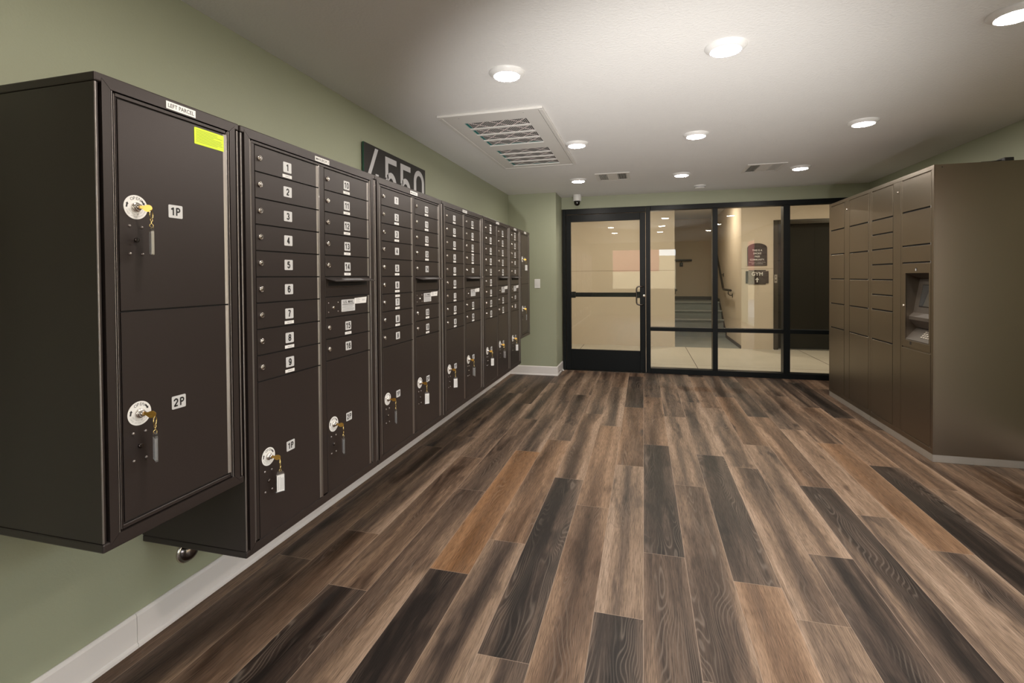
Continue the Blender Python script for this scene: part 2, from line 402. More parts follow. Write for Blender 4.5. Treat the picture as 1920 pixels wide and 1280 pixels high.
# floor: one face per plank, with a tone for each plank
def build_floor():
    PW, PL = 0.1805, 1.5
    phase = {-9: 1.886, -8: 2.16, -7: 1.753, -6: 2.748, -5: 1.96, -4: 2.25, -3: 1.55, -2: 2.71, -1: 1.857, 0: 2.315, 1: 3.12, 2: 2.187, 3: 3.5,
             4: 2.487, 5: 3.285, 6: 2.956, 7: 2.657, 8: 3.745, 9: 3.42, 10: 3.11, 11: 2.4, 12: 1.9, 13: 2.8, 14: 2.3}
    # column -> {start of plank: (tone, orange)}
    known = {-9: {0: (.40, .1), 1: (.44, 0), 2: (.42, 0)}, -8: {-1: (.42, .15), 0: (.45, 0), 1: (.42, 0)}, -7: {-1: (.14, 0), 0: (.52, .1), 1: (.44, 0)},
             -6: {-1: (.52, .05), 0: (.40, .05), 1: (.50, 0)}, -5: {-1: (.17, 0), 0: (.44, .75), 1: (.45, 0)},
             -4: {-1: (.60, 0), 0: (.50, .3), 1: (.46, 0), 2: (.48, 0)}, -3: {-1: (.55, 0), 0: (.13, 0), 1: (.50, .1), 2: (.45, 0)},
             -2: {-1: (.50, .25), 0: (.44, .25), 1: (.55, 0), 2: (.36, .15)}, -1: {-1: (.16, 0), 0: (.66, 0), 1: (.42, .3), 2: (.20, 0), 3: (.36, .15)},
             0: {-1: (.30, .05), 0: (.17, 0), 1: (.42, .2), 2: (.18, 0)}, 1: {-1: (.28, .05), 0: (.64, 0), 1: (.44, 0)},
             2: {-1: (.60, .35), 0: (.14, 0), 1: (.50, 0), 2: (.5, 0)}, 3: {-2: (.60, 0), -1: (.58, .05), 0: (.55, 0), 1: (.46, .2)},
             4: {-1: (.18, 0), 0: (.60, .05), 1: (.44, .25), 2: (.44, 0)}, 5: {-1: (.15, 0), 0: (.46, .2), 1: (.18, 0), 2: (.4, 0)},
             6: {-1: (.62, 0), 0: (.62, .1), 1: (.48, 0)}, 7: {-1: (.52, 0), 0: (.58, .5), 1: (.46, .1)}, 8: {-1: (.16, 0), 0: (.52, .2), 1: (.40, 0)},
             9: {-1: (.52, .1), 0: (.52, .2), 1: (.15, 0)}, 10: {-1: (.46, .1), 0: (.50, .15), 1: (.30, .1)}, 11: {-1: (.5, .1), 0: (.46, .2), 1: (.42, 0)}}
    verts = []; faces = []; uvs = []; cols = []
    Y0, Y1, X0, X1 = YFR-0.2, YB+0.06, XW-0.05, XR+0.05
    rnd = random.Random(3)
    for k in range(-10, 15):
        xa, xb = -0.006+PW*k, -0.006+PW*(k+1)
        ph = phase.get(k, rnd.uniform(2, 3.5))
        for i in range(-5, 5):
            ya, yb = ph+PL*i, ph+PL*(i+1)
            t = known.get(k, {}).get(i)
            if t is None: t = (rnd.choice([.18, .36, .42, .46, .5, .54, .6]), rnd.choice([0, 0, .1, .25]))
            sd = rnd.random()
            cx0, cx1, cy0, cy1 = max(xa, X0), min(xb, X1), max(ya, Y0), min(yb, Y1)
            if cx1 <= cx0 or cy1 <= cy0: continue
            b = len(verts)
            verts += [(cx0, cy0, 0), (cx1, cy0, 0), (cx1, cy1, 0), (cx0, cy1, 0)]; faces.append((b, b+1, b+2, b+3))
            uvs += [(x-xa, y-ya) for x, y in ((cx0, cy0), (cx1, cy0), (cx1, cy1), (cx0, cy1))]
            cols += [(t[0], t[1], sd, 1)]*4
    # the slab under the planks
    b = len(verts)
    verts += [(X0, Y0, -0.1), (X1, Y0, -0.1), (X1, Y1, -0.1), (X0, Y1, -0.1)]; faces.append((b+3, b+2, b+1, b)); uvs += [(0.05, 0.5)]*4; cols += [(.4, 0, 0, 1)]*4
    me = bpy.data.meshes.new('floor'); me.from_pydata(verts, [], faces)
    ul = me.uv_layers.new(name='plank_uv')
    for i, u in enumerate(uvs): ul.data[i].uv = u
    ca = me.color_attributes.new('plank', 'FLOAT_COLOR', 'CORNER')
    for i, c in enumerate(cols): ca.data[i].color = c
    me.materials.append(MATS['vinyl_plank']); me.update()
    o = bpy.data.objects.new('floor', me); COL.objects.link(o); struct(o)
build_floor()
wbox('ceiling', XW-0.15, XR+0.15, YFR-0.15, YB+0.12, ZC, ZC+0.1, 'ceiling_paint')
wbox('wall_left', XW-0.15, XW, YFR-0.15, YB+0.12, -0.1, ZC, 'green_paint')
rw = MB()                                                       # with an unseen opening added near the front to let daylight in
rw.box(XR, XR+0.15, 1.9, YB+0.12, -0.1, ZC, 'green_paint'); rw.box(XR, XR+0.15, YFR-0.15, -1.0, -0.1, ZC, 'green_paint'); rw.box(XR, XR+0.15, -1.0, 1.9, 2.15, ZC, 'green_paint'); rw.box(XR, XR+0.15, -1.0, 1.9, -0.1, 0, 'green_paint')
struct(rw.build('wall_right'))
wbox('wall_pilaster', XW, XP, YP, YB+0.11, 0, ZC, 'green_paint')
wbox('wall_back', XP, XR, YB, YB+0.11, 2.1717, ZC, 'green_paint')
# street side with a wide opening
fr = MB()
fr.box(XW, -0.98, YFR-0.15, YFR, 0, ZC, 'green_paint'); fr.box(0.98, XR, YFR-0.15, YFR, 0, ZC, 'green_paint'); fr.box(-0.98, 0.98, YFR-0.15, YFR, 2.1, ZC, 'green_paint'); fr.box(-0.98, 0.98, YFR-0.15, YFR, 0, 0.85, 'green_paint')
struct(fr.build('wall_front'))
# skirting with a shoe mould
def base_run(m, a, b, nx, ny):
    a = Vector((*a, 0)); b = Vector((*b, 0)); U = (b-a).normalized(); N = Vector((nx, ny, 0)); L = (b-a).length
    q = MB(U=N, V=UZ, W=U, o=a)
    q2 = [(0, 0), (0.016, 0), (0.016, 0.010), (0.0135, 0.016), (0.010, 0.0185), (0.010, 0.106), (0.007, 0.113), (0.003, 0.117), (0, 0.117)]
    if N.cross(UZ).dot(U) < 0: q2 = q2[::-1]
    q.prism(q2, 0, L, 'white_trim'); m.append(q)
def joinq(lst, name):
    r = MB()
    for q in lst:
        b = len(r.v); r.v += q.v
        for f, mm, ss in zip(q.f, q.m, q.s): r.f.append([b+i for i in f]); r.m.append(r.mi(q.mats[mm])); r.s.append(ss)
    return struct(r.build(name))
l = []; base_run(l, (XW, YFR), (XW, 1.2822), 1, 0); base_run(l, (XW, 1.2834), (XW, YP-0.016), 1, 0); joinq(l, 'baseboard_left')
l = []; base_run(l, (XW+0.0, YP), (XP+0.016, YP), 0, -1); base_run(l, (XP, YP-0.0), (XP, YB-0.012), 1, 0); joinq(l, 'baseboard_back')
l = []; base_run(l, (XR, 1.9), (XR, 3.86), -1, 0); joinq(l, 'baseboard_right')

# ================================================================== CORRIDOR AND STAIRS BEHIND THE GLASS
HX0, HX1 = -3.6, 4.6
wbox('floor_corridor', HX0, HX1, YB+0.12, YH, -0.1, 0.0, 'concrete')
jo = MB()
for x, ya, yb in ((0.708, YB+0.12, YH), (-1.077, YB+0.12, YH), (2.503, YB+0.12, YH)): jo.box(x-0.004, x+0.004, ya, yb, 0.0, 0.0008, 'joint')
jo.box(HX0, HX1, 7.345, 7.349, 0.0, 0.0006, 'reveal_line'); struct(jo.build('trim_1'))
wbox('ceiling_corridor', HX0, HX1, YB+0.12, 12.8, ZHC, ZHC+0.1, 'ceiling_paint')
wbox('wall_corridor_left', HX0-0.15, HX0, YB+0.12, YH+0.2, -0.1, ZHC, 'cream_stucco')
wbox('wall_corridor_right', HX1, HX1+0.15, YB+0.12, YH+0.6, -0.1, ZHC, 'cream_stucco')
near = MB(); near.box(HX0, XP, YB+0.12, YB+0.2, -0.1, ZHC, 'cream_stucco'); near.box(XR, HX1, YB+0.12, YB+0.2, -0.1, ZHC, 'cream_stucco'); near.box(XP, XR, YB+0.12, YB+0.2, 2.18, ZHC, 'cream_stucco')
struct(near.build('wall_corridor_near'))
SXL, SXR, SYB = 0.5302, 1.615, 12.6
wbox('wall_corridor_back', HX0, SXL, YH, YH+0.2, -0.1, ZHC, 'cream_stucco')
hw = MB(); hw.box(SXR, 2.1164, YH, YH+0.2, -0.1, ZHC, 'cream_stucco'); hw.box(2.1164, 3.42, YH, YH+0.2, 2.19, ZHC, 'cream_stucco'); hw.box(3.42, HX1, YH, YH+0.2, -0.1, ZHC, 'cream_stucco')
struct(hw.build('wall_corridor_signs'))
rv = MB(); rv.box(HX0, SXL, YH-0.0015, YH, 1.360, 1.3655, 'reveal_line'); rv.box(SXR, 2.1164, YH-0.0015, YH, 1.371, 1.3765, 'reveal_line'); struct(rv.build('trim_2'))
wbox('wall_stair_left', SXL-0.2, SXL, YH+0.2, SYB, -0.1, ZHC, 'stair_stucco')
wbox('wall_stair_right', SXR, SXR+0.2, YH+0.2, SYB, -0.1, ZHC, 'cream_stucco')
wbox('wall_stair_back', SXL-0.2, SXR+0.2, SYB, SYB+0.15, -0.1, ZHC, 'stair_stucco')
st = MB()
st.box(SXL, SXR, YH, 10.75, -0.1, 0.0, 'grey_coating')
ys = [10.75+0.28*i for i in range(4)]
for i, y in enumerate(ys):
    ye = SYB if i == 3 else ys[i+1]
    st.box(SXL, SXR, y, ye, -0.1, 0.17*(i+1)-0.03, 'grey_coating')
    st.box(SXL, SXR, y-0.025, ye, 0.17*(i+1)-0.03, 0.17*(i+1), 'grey_coating')
    st.box(SXL, SXR, y-0.027, y+0.03, 0.17*(i+1)-0.006, 0.17*(i+1)+0.002, 'nosing')
o = struct(st.build('stairs'))
sb = MB(U=UY, V=UZ, W=UX, o=(SXR-0.014, 0, 0))
sb.box(YH, 10.72, 0, 0.055, 0, 0.014, 'dark_base')
sb.prism([(10.72, 0), (11.62, 0.62), (11.62, 0.72), (10.70, 0.10)], 0, 0.014, 'dark_base')
sb.box(11.62, SYB, 0.68, 0.75, 0, 0.014, 'dark_base'); struct(sb.build('baseboard_stair_right'))
wbox('baseboard_stair_back', SXL, SXR-0.014, SYB-0.014, SYB, 0.68, 0.76, 'dark_base')

# handrails
def rail_tube(m, pts, r=0.021): m.tube(pts, r, 'rail_metal', n=10)
t = thing('handrail', 'dark metal handrail climbing the right wall of the stairs', 'handrail', (1.54, 9.76, 0.98))
m = MB(o=-Vector((1.54, 9.76, 0.98)))
rail_tube(m, [(1.54, 9.76, 0.985), (1.54, 10.58, 0.985), (1.54, 10.66, 1.01), (1.54, 11.62, 1.80), (1.54, 11.72, 1.84), (1.54, 12.3, 1.84)]); m.build('rail', t)
for y, z in ((10.02, 0.97), (11.1, 1.36)):
    b = MB(o=-Vector((1.54, 9.76, 0.98))); b.tube([(1.54, y, z-0.012), (1.54, y, z-0.06), (1.57, y, z-0.085), (SXR-0.004, y, z-0.085)], 0.008, 'rail_metal')
    b.box(SXR-0.008, SXR, y-0.03, y+0.03, z-0.125, z-0.05, 'rail_metal', 0.003); b.build('bracket', t)
t = thing('handrail', 'dark straight handrail on the back wall of the stair landing', 'handrail', (0.6, 12.53, 1.63))
m = MB(o=-Vector((0.6, 12.53, 1.63))); rail_tube(m, [(SXL+0.05, 12.53, 1.632), (1.118, 12.53, 1.632)], 0.023); m.build('rail', t)
b = MB(o=-Vector((0.6, 12.53, 1.63))); b.tube([(0.88, 12.53, 1.612), (0.88, 12.53, 1.56), (0.88, 12.55, 1.54), (0.88, SYB-0.002, 1.54)], 0.010, 'rail_metal'); b.box(0.84, 0.92, SYB-0.012, SYB, 1.48, 1.58, 'rail_metal', 0.003); b.build('bracket', t)
t = thing('handrail', 'end of the dark handrail on the hidden left wall of the stairs', 'handrail', (0.6, 9.9, 0.97))
m = MB(o=-Vector((0.6, 9.9, 0.97))); rail_tube(m, [(0.60, 9.95, 0.985), (0.60, 10.58, 0.985), (0.60, 10.66, 1.01), (0.60, 11.62, 1.80), (0.60, 12.1, 1.84)]); m.build('rail', t)
b = MB(o=-Vector((0.6, 9.9, 0.97))); b.tube([(0.60, 10.2, 0.97), (0.60, 10.2, 0.91), (SXL, 10.2, 0.89)], 0.008, 'rail_metal'); b.build('bracket', t)

# wall signs beside the elevator
SG = dict(U=UX, V=UZ, W=-UY)
t = thing('smoke_free_sign', 'dark brown arched sign reading THIS IS A SMOKE FREE COMMUNITY behind the glass', 'sign', (1.865, YH, 1.424))
m = MB(**SG); y0 = 1.424
m.prism([(-0.154, 0), (0.154, 0)] + [(0.154, 0.30)] + arc(0, 0.30, 0.154, 0.081, 18, 162, 12) + [(-0.154, 0.30)], 0, 0.012, 'sign_brown')
q = m
for s_, v, h in (('THIS IS A', 0.262, 0.030), ('SMOKE', 0.209, 0.030), ('FREE', 0.156, 0.030), ('COMMUNITY.', 0.103, 0.030)):
    q.text(s_, 0, v, h, 'sign_white', 0.0132, bold=0.012, sx=0.95 if len(s_) < 10 else 0.88)
q.text('Smoking or vaping of any', 0, 0.058, 0.017, 'sign_white', 0.0132, wid=0.255); q.text('type is prohibited.', 0, 0.032, 0.017, 'sign_white', 0.0132, wid=0.18)
q.build('sign_panel', t)
t = thing('gym_sign', 'dark brown notched sign reading GYM with an upward arrow', 'sign', (1.8643, YH, 1.106))
m = MB(**SG); n_ = 0.045; a_, b_ = 0.178, 0.245
m.prism([(-a_, 0.018), (-a_+n_, 0.018), (-a_+n_, 0), (a_-n_, 0), (a_-n_, 0.018), (a_, 0.018), (a_, b_-0.018), (a_-n_, b_-0.018), (a_-n_, b_), (-a_+n_, b_), (-a_+n_, b_-0.018), (-a_, b_-0.018)], 0, 0.012, 'sign_brown')
q = m; q.text('GYM', 0, 0.178, 0.062, 'sign_white', 0.0132, bold=0.008)
q.box(-0.009, 0.009, 0.035, 0.085, 0.0132, 0.0136, 'sign_white'); q.prism([(-0.030, 0.078), (0.030, 0.078), (0, 0.118)], 0.0132, 0.0136, 'sign_white'); q.build('sign_panel', t)

# elevator
t = thing('elevator_entrance', 'dark steel elevator doorway at the right behind the glass', 'elevator', (2.76, YH, 0))
O = -Vector((2.76, YH, 0))
m = MB(o=O); m.box(2.1164, 2.19, YH-0.012, YH+0.16, 0, 2.187, 'elevator_steel', 0.004); m.box(3.345, 3.42, YH-0.012, YH+0.16, 0, 2.187, 'elevator_steel', 0.004); m.box(2.19, 3.345, YH-0.012, YH+0.16, 2.115, 2.187, 'elevator_steel', 0.004); m.build('door_frame', t)
for x0, x1, dy in ((2.19, 2.775, 0), (2.77, 3.345, 0.012)):
    m = MB(o=O); m.box(x0, x1, YH+0.13+dy, YH+0.14+dy, 0.012, 2.115, 'elevator_door', 0.002); m.build('door_panel', t)
m = MB(o=O); m.box(2.19, 3.345, YH-0.01, YH+0.16, 0.0, 0.012, 'steel_light'); m.build('sill', t)
m = MB(**SG, o=(2.15-2.76, 0, 0)); m.box(-0.022, 0.022, 1.13, 1.27, 0.012, 0.016, 'steel_light', 0.002); m.lathe(0, 1.175, [(0.014, 0.016), (0.014, 0.021), (0.011, 0.024)], 'dark_chrome', 16); m.box(-0.006, 0.006, 1.22, 1.245, 0.016, 0.018, 'ink'); m.build('key_switch', t)

# ================================================================== GLAZED WALL (door and windows)
FD = YB+0.11
XD0, XD1 = -1.0170, 0.0226
t = bpy.data.objects.new('door_1', None); COL.objects.link(t); t.location = (-0.5, YB, 0); struct(t); O = -Vector(t.location)
BA = 'black_aluminium'
m = MB(o=O); m.box(-1.0626, -1.0205, YB-0.012, FD, 0, 2.1717, BA, 0.002); m.box(-1.0205, 0.0255, YB-0.012, FD, 2.099, 2.1717, BA, 0.002); m.box(0.0265, 0.0836, YB-0.012, FD, 0, 2.1717, BA, 0.002); m.build('door_frame', t)
m = MB(o=O)
y0, y1 = YB+0.004, YB+0.05
m.box(XD0, -0.9525, y0, y1, 0.008, 2.0945, BA, 0.002); m.box(-0.050, XD1, y0, y1, 0.008, 2.0945, BA, 0.002); m.box(-0.9525, -0.050, y0, y1, 2.000, 2.0945, BA, 0.002); m.box(-0.9525, -0.050, y0, y1, 0.008, 0.2815, BA, 0.002)
m.build('door_leaf', t)
m = MB(o=O); m.box(-0.9525, -0.050, YB+0.024, YB+0.030, 0.2815, 2.0, 'pane'); m.build('glass_pane', t)
m = MB(o=O); m.box(-0.95, -0.05, YB+0.075, YB+0.115, 0.988, 1.046, BA, 0.004); m.box(-0.96, -0.90, YB+0.05, YB+0.10, 0.975, 1.058, BA, 0.004); m.box(-0.09, -0.03, YB+0.05, YB+0.10, 0.975, 1.058, BA, 0.004); m.build('push_bar', t)
m = MB(o=O)
hp = [(-0.010, YB+0.004, 1.128), (-0.010, YB-0.020, 1.128), (-0.014, YB-0.034, 1.128), (-0.028, YB-0.046, 1.128)] + [(-0.058-0.034*math.sin(a), YB-0.050, 1.094+0.034*math.cos(a)) for a in [PI/2*i/5 for i in range(6)]] + \
     [(-0.058-0.034*math.cos(a), YB-0.050, 0.925-0.034*math.sin(a)) for a in [PI/2*i/5 for i in range(6)]] + [(-0.028, YB-0.046, 0.891), (-0.014, YB-0.034, 0.891), (-0.010, YB-0.020, 0.891), (-0.010, YB+0.004, 0.891)]
m.tube(hp, 0.0095, 'dark_chrome', n=12); m.build('door_handle', t)
m = MB(U=UX, V=UZ, W=-UY, o=O+Vector((0, YB+0.004, 0))); m.lathe(0.003, 1.006, [(0.019, 0), (0.019, 0.008), (0.015, 0.012), (0.010, 0.012), (0.009, 0.014)], 'chrome', 20); m.box(0.0015, 0.0045, 0.999, 1.013, 0.0142, 0.0146, 'ink'); m.build('lock_cylinder', t)

wz = [0.066, 0.5515, 0.598, 2.113]
wx = [(0.0836, 0.8366), (0.896, 1.639), (1.712, 2.49)]
t = bpy.data.objects.new('window_1', None); COL.objects.link(t); t.location = (1.3, YB, 0); struct(t); O = -Vector(t.location)
m = MB(o=O)
m.box(0.0846, XR-0.001, YB-0.012, FD, 2.113, 2.1717, BA, 0.002); m.box(0.0846, XR-0.001, YB-0.012, FD, 0, 0.066, BA, 0.002)
for a, b in ((0.8366, 0.896), (1.639, 1.712), (2.49, XR-0.001)): m.box(a, b, YB-0.012, FD, 0.066, 2.113, BA, 0.002)
for a, b in wx: m.box(a, b, YB-0.006, FD-0.006, wz[1], wz[2], BA, 0.002)
m.build('window_frame', t)
for a, b in wx:
    for za, zb in ((wz[0], wz[1]), (wz[2], wz[3])):
        m = MB(o=O); m.box(a, b, YB+0.045, YB+0.051, za, zb, 'pane'); m.build('glass_pane', t)
# metal threshold
wbox('trim_3', -1.05, 0.02, YB-0.03, YB+0.09, 0.0, 0.006, 'elevator_steel')

# ================================================================== MAILBOX UNITS ON THE LEFT WALL
DEPTH = (XF*BS-XW)/BS
def real(x, y, z): return (x*BS, y*BS, EYE+(z-EYE)*BS)
FR = dict(U=UY, V=UZ, W=UX)
BM, BE = 'brown_metal', 'brown_metal_glint'
def door_slab(m, u0, u1, v0, v1, w0=-0.010, w1=-0.003, c=0.012):
    """door skin: a thin flat pan whose hinge edge is folded back at a slant"""
    e = 0.0012
    lip = [(u1, w1+0.0035), (u1-0.0014, w1+0.0045)]+[(u1-0.0014-(c-0.0014)*math.sin(PI/2*i/5), w1+0.0045*(1-math.sin(PI/2*i/5)) if i else w1+0.0045) for i in range(1, 6)]   # hinge lip curling out of the face
    prof = [(u0, w0), (u1, w0)]+lip+[(u0+e, w1), (u0, w1-e)]
    n = len(prof)
    pts = [(u, v0, w) for u, w in prof]+[(u, v1, w) for u, w in prof]
    for cap in (0, n):
        m.add([pts[cap+i] for i in (0, 1, n-3, n-2, n-1)], [(0, 1, 2, 3, 4) if cap == 0 else (4, 3, 2, 1, 0)], BM)
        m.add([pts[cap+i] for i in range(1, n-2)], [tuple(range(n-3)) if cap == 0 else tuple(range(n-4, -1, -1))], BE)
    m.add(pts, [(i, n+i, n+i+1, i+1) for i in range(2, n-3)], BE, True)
    m.add(pts, [(i, n+i, n+(i+1) % n, (i+1) % n) for i in (0, 1, n-3, n-2, n-1)], BM)
def small_lock(parent, u, v, w=-0.003, r=0.0105):
    m = MB(**FR)
    m.lathe(u, v, [(r, w), (r, w+0.004), (r*0.86, w+0.0062), (r*0.78, w+0.0062), (r*0.72, w+0.004)], 'chrome', 16, cap0=False)
    m.lathe(u, v, [(r*0.6, w+0.004), (r*0.6, w+0.0085), (r*0.5, w+0.0095)], 'chrome', 14, cap0=False)
    m.box(u-r*0.12, u+r*0.12, v-r*0.38, v+r*0.38, w+0.0095, w+0.0098, 'ink')
    m.build('lock', parent)
def strip(parent, u, v, wid=0.053, h=0.0125, w=-0.003):
    m = MB(**FR); m.box(u-wid/2, u+wid/2, v-h/2, v+h/2, w, w+0.0006, 'label_white')
    for a, b in ((-0.011, -0.004), (-0.002, 0.004), (0.006, 0.013)): m.box(u+a, u+b, v-0.0014, v+0.0014, w+0.0006, w+0.0008, 'grey_ink')
    m.build('name_strip', parent)
def plate(parent, txt, u, v, wid=0.047, h=0.041, th=0.0285, sx=0.78, w=-0.003):
    m = MB(**FR); m.prism(rrect(u-wid/2, u+wid/2, v-h/2, v+h/2, 0.0035), w, w+0.0008, 'plate_silver')
    m.numerals(txt, u, v, th, 'ink', w+0.0010, sx=0.60, th=0.098 if len(txt) < 2 else 0.092); m.build('number_plate', parent)
def open_disc(parent, u, v, w=-0.003):
    m = MB(**FR); R = 0.034
    m.lathe(u, v, [(R, w), (R, w+0.0006)], 'label_white', 40, cap0=False, smooth=False)
    w2 = w+0.0008
    for i, ch in enumerate('OPEN'):
        a = math.radians(90+27-18*i); m.text(ch, u+0.0255*math.cos(a), v+0.0255*math.sin(a), 0.0085, 'ink', w2, rot=a-PI/2)
    for a0, sg in ((168, -1), (35, -1)):
        a = math.radians(a0); c, s_ = math.cos(a), math.sin(a); tx, ty = s_, -c       # clockwise tangent
        cu, cv = u+0.0255*c, v+0.0255*s_
        def T(x, y): return (cu+tx*x-ty*y, cv+ty*x+tx*y)
        m.prism([T(-0.0075, -0.0022), T(0.002, -0.0022), T(0.002, 0.0022), T(-0.0075, 0.0022)], w2, w2+0.0001, 'ink')
        m.prism([T(0.002, -0.0045), T(0.0078, 0), T(0.002, 0.0045)], w2, w2+0.0001, 'ink')
    for txt, rr, hh, sp in (('KEY WILL BE HELD', 0.0205, 0.0032, 9.0), ('LOCK AFTER OPENING', 0.0275, 0.0034, 8.0)):
        n = len(txt)
        for i, ch in enumerate(txt):
            if ch == ' ': continue
            a = math.radians(270+(i-(n-1)/2)*sp); m.text(ch, u+rr*math.cos(a), v+rr*math.sin(a), hh, 'grey_ink', w2, rot=a+PI/2)
    m.build('lock_sticker', parent)
    m = MB(**FR)
    m.lathe(u, v, [(0.0135, w+0.0006), (0.0135, w+0.005), (0.012, w+0.007), (0.0095, w+0.007), (0.0092, w+0.012), (0.008, w+0.0165), (0.0066, w+0.018)], 'chrome', 24, cap0=False)
    m.build('cam_lock', parent)
def parcel_hardware(parent, u, v):
    """master lock and carriage bolts under the sticker"""
    m = MB(**FR)
    m.lathe(u, v-0.092, [(0.0068, -0.003), (0.0068, 0.002), (0.0055, 0.0035)], 'dark_chrome', 16, cap0=False)
    m.box(u-0.0009, u+0.0009, v-0.0955, v-0.0885, 0.0035, 0.0038, 'ink'); m.build('master_lock', parent)
    for du, dv in ((-0.0185, -0.053), (0.0165, -0.055), (-0.0178, -0.131), (0.017, -0.131)):
        m = MB(**FR); m.lathe(u+du, v+dv, [(0.0042, -0.003), (0.0038, -0.0012), (0.0024, -0.0002), (0.0008, 0.0002)], 'brown_metal_glint', 12, cap0=False); m.build('bolt', parent)
def front_slip(parent, txt, u, v, wid, h, th):
    m = MB(**FR); m.box(u-wid/2, u+wid/2, v-h/2, v+h/2, 0.0, 0.0016, 'label_white')
    m.text(txt, u, v, th, 'ink', 0.0019, wid=wid*0.88, bold=0.01); m.build('header_label', parent)

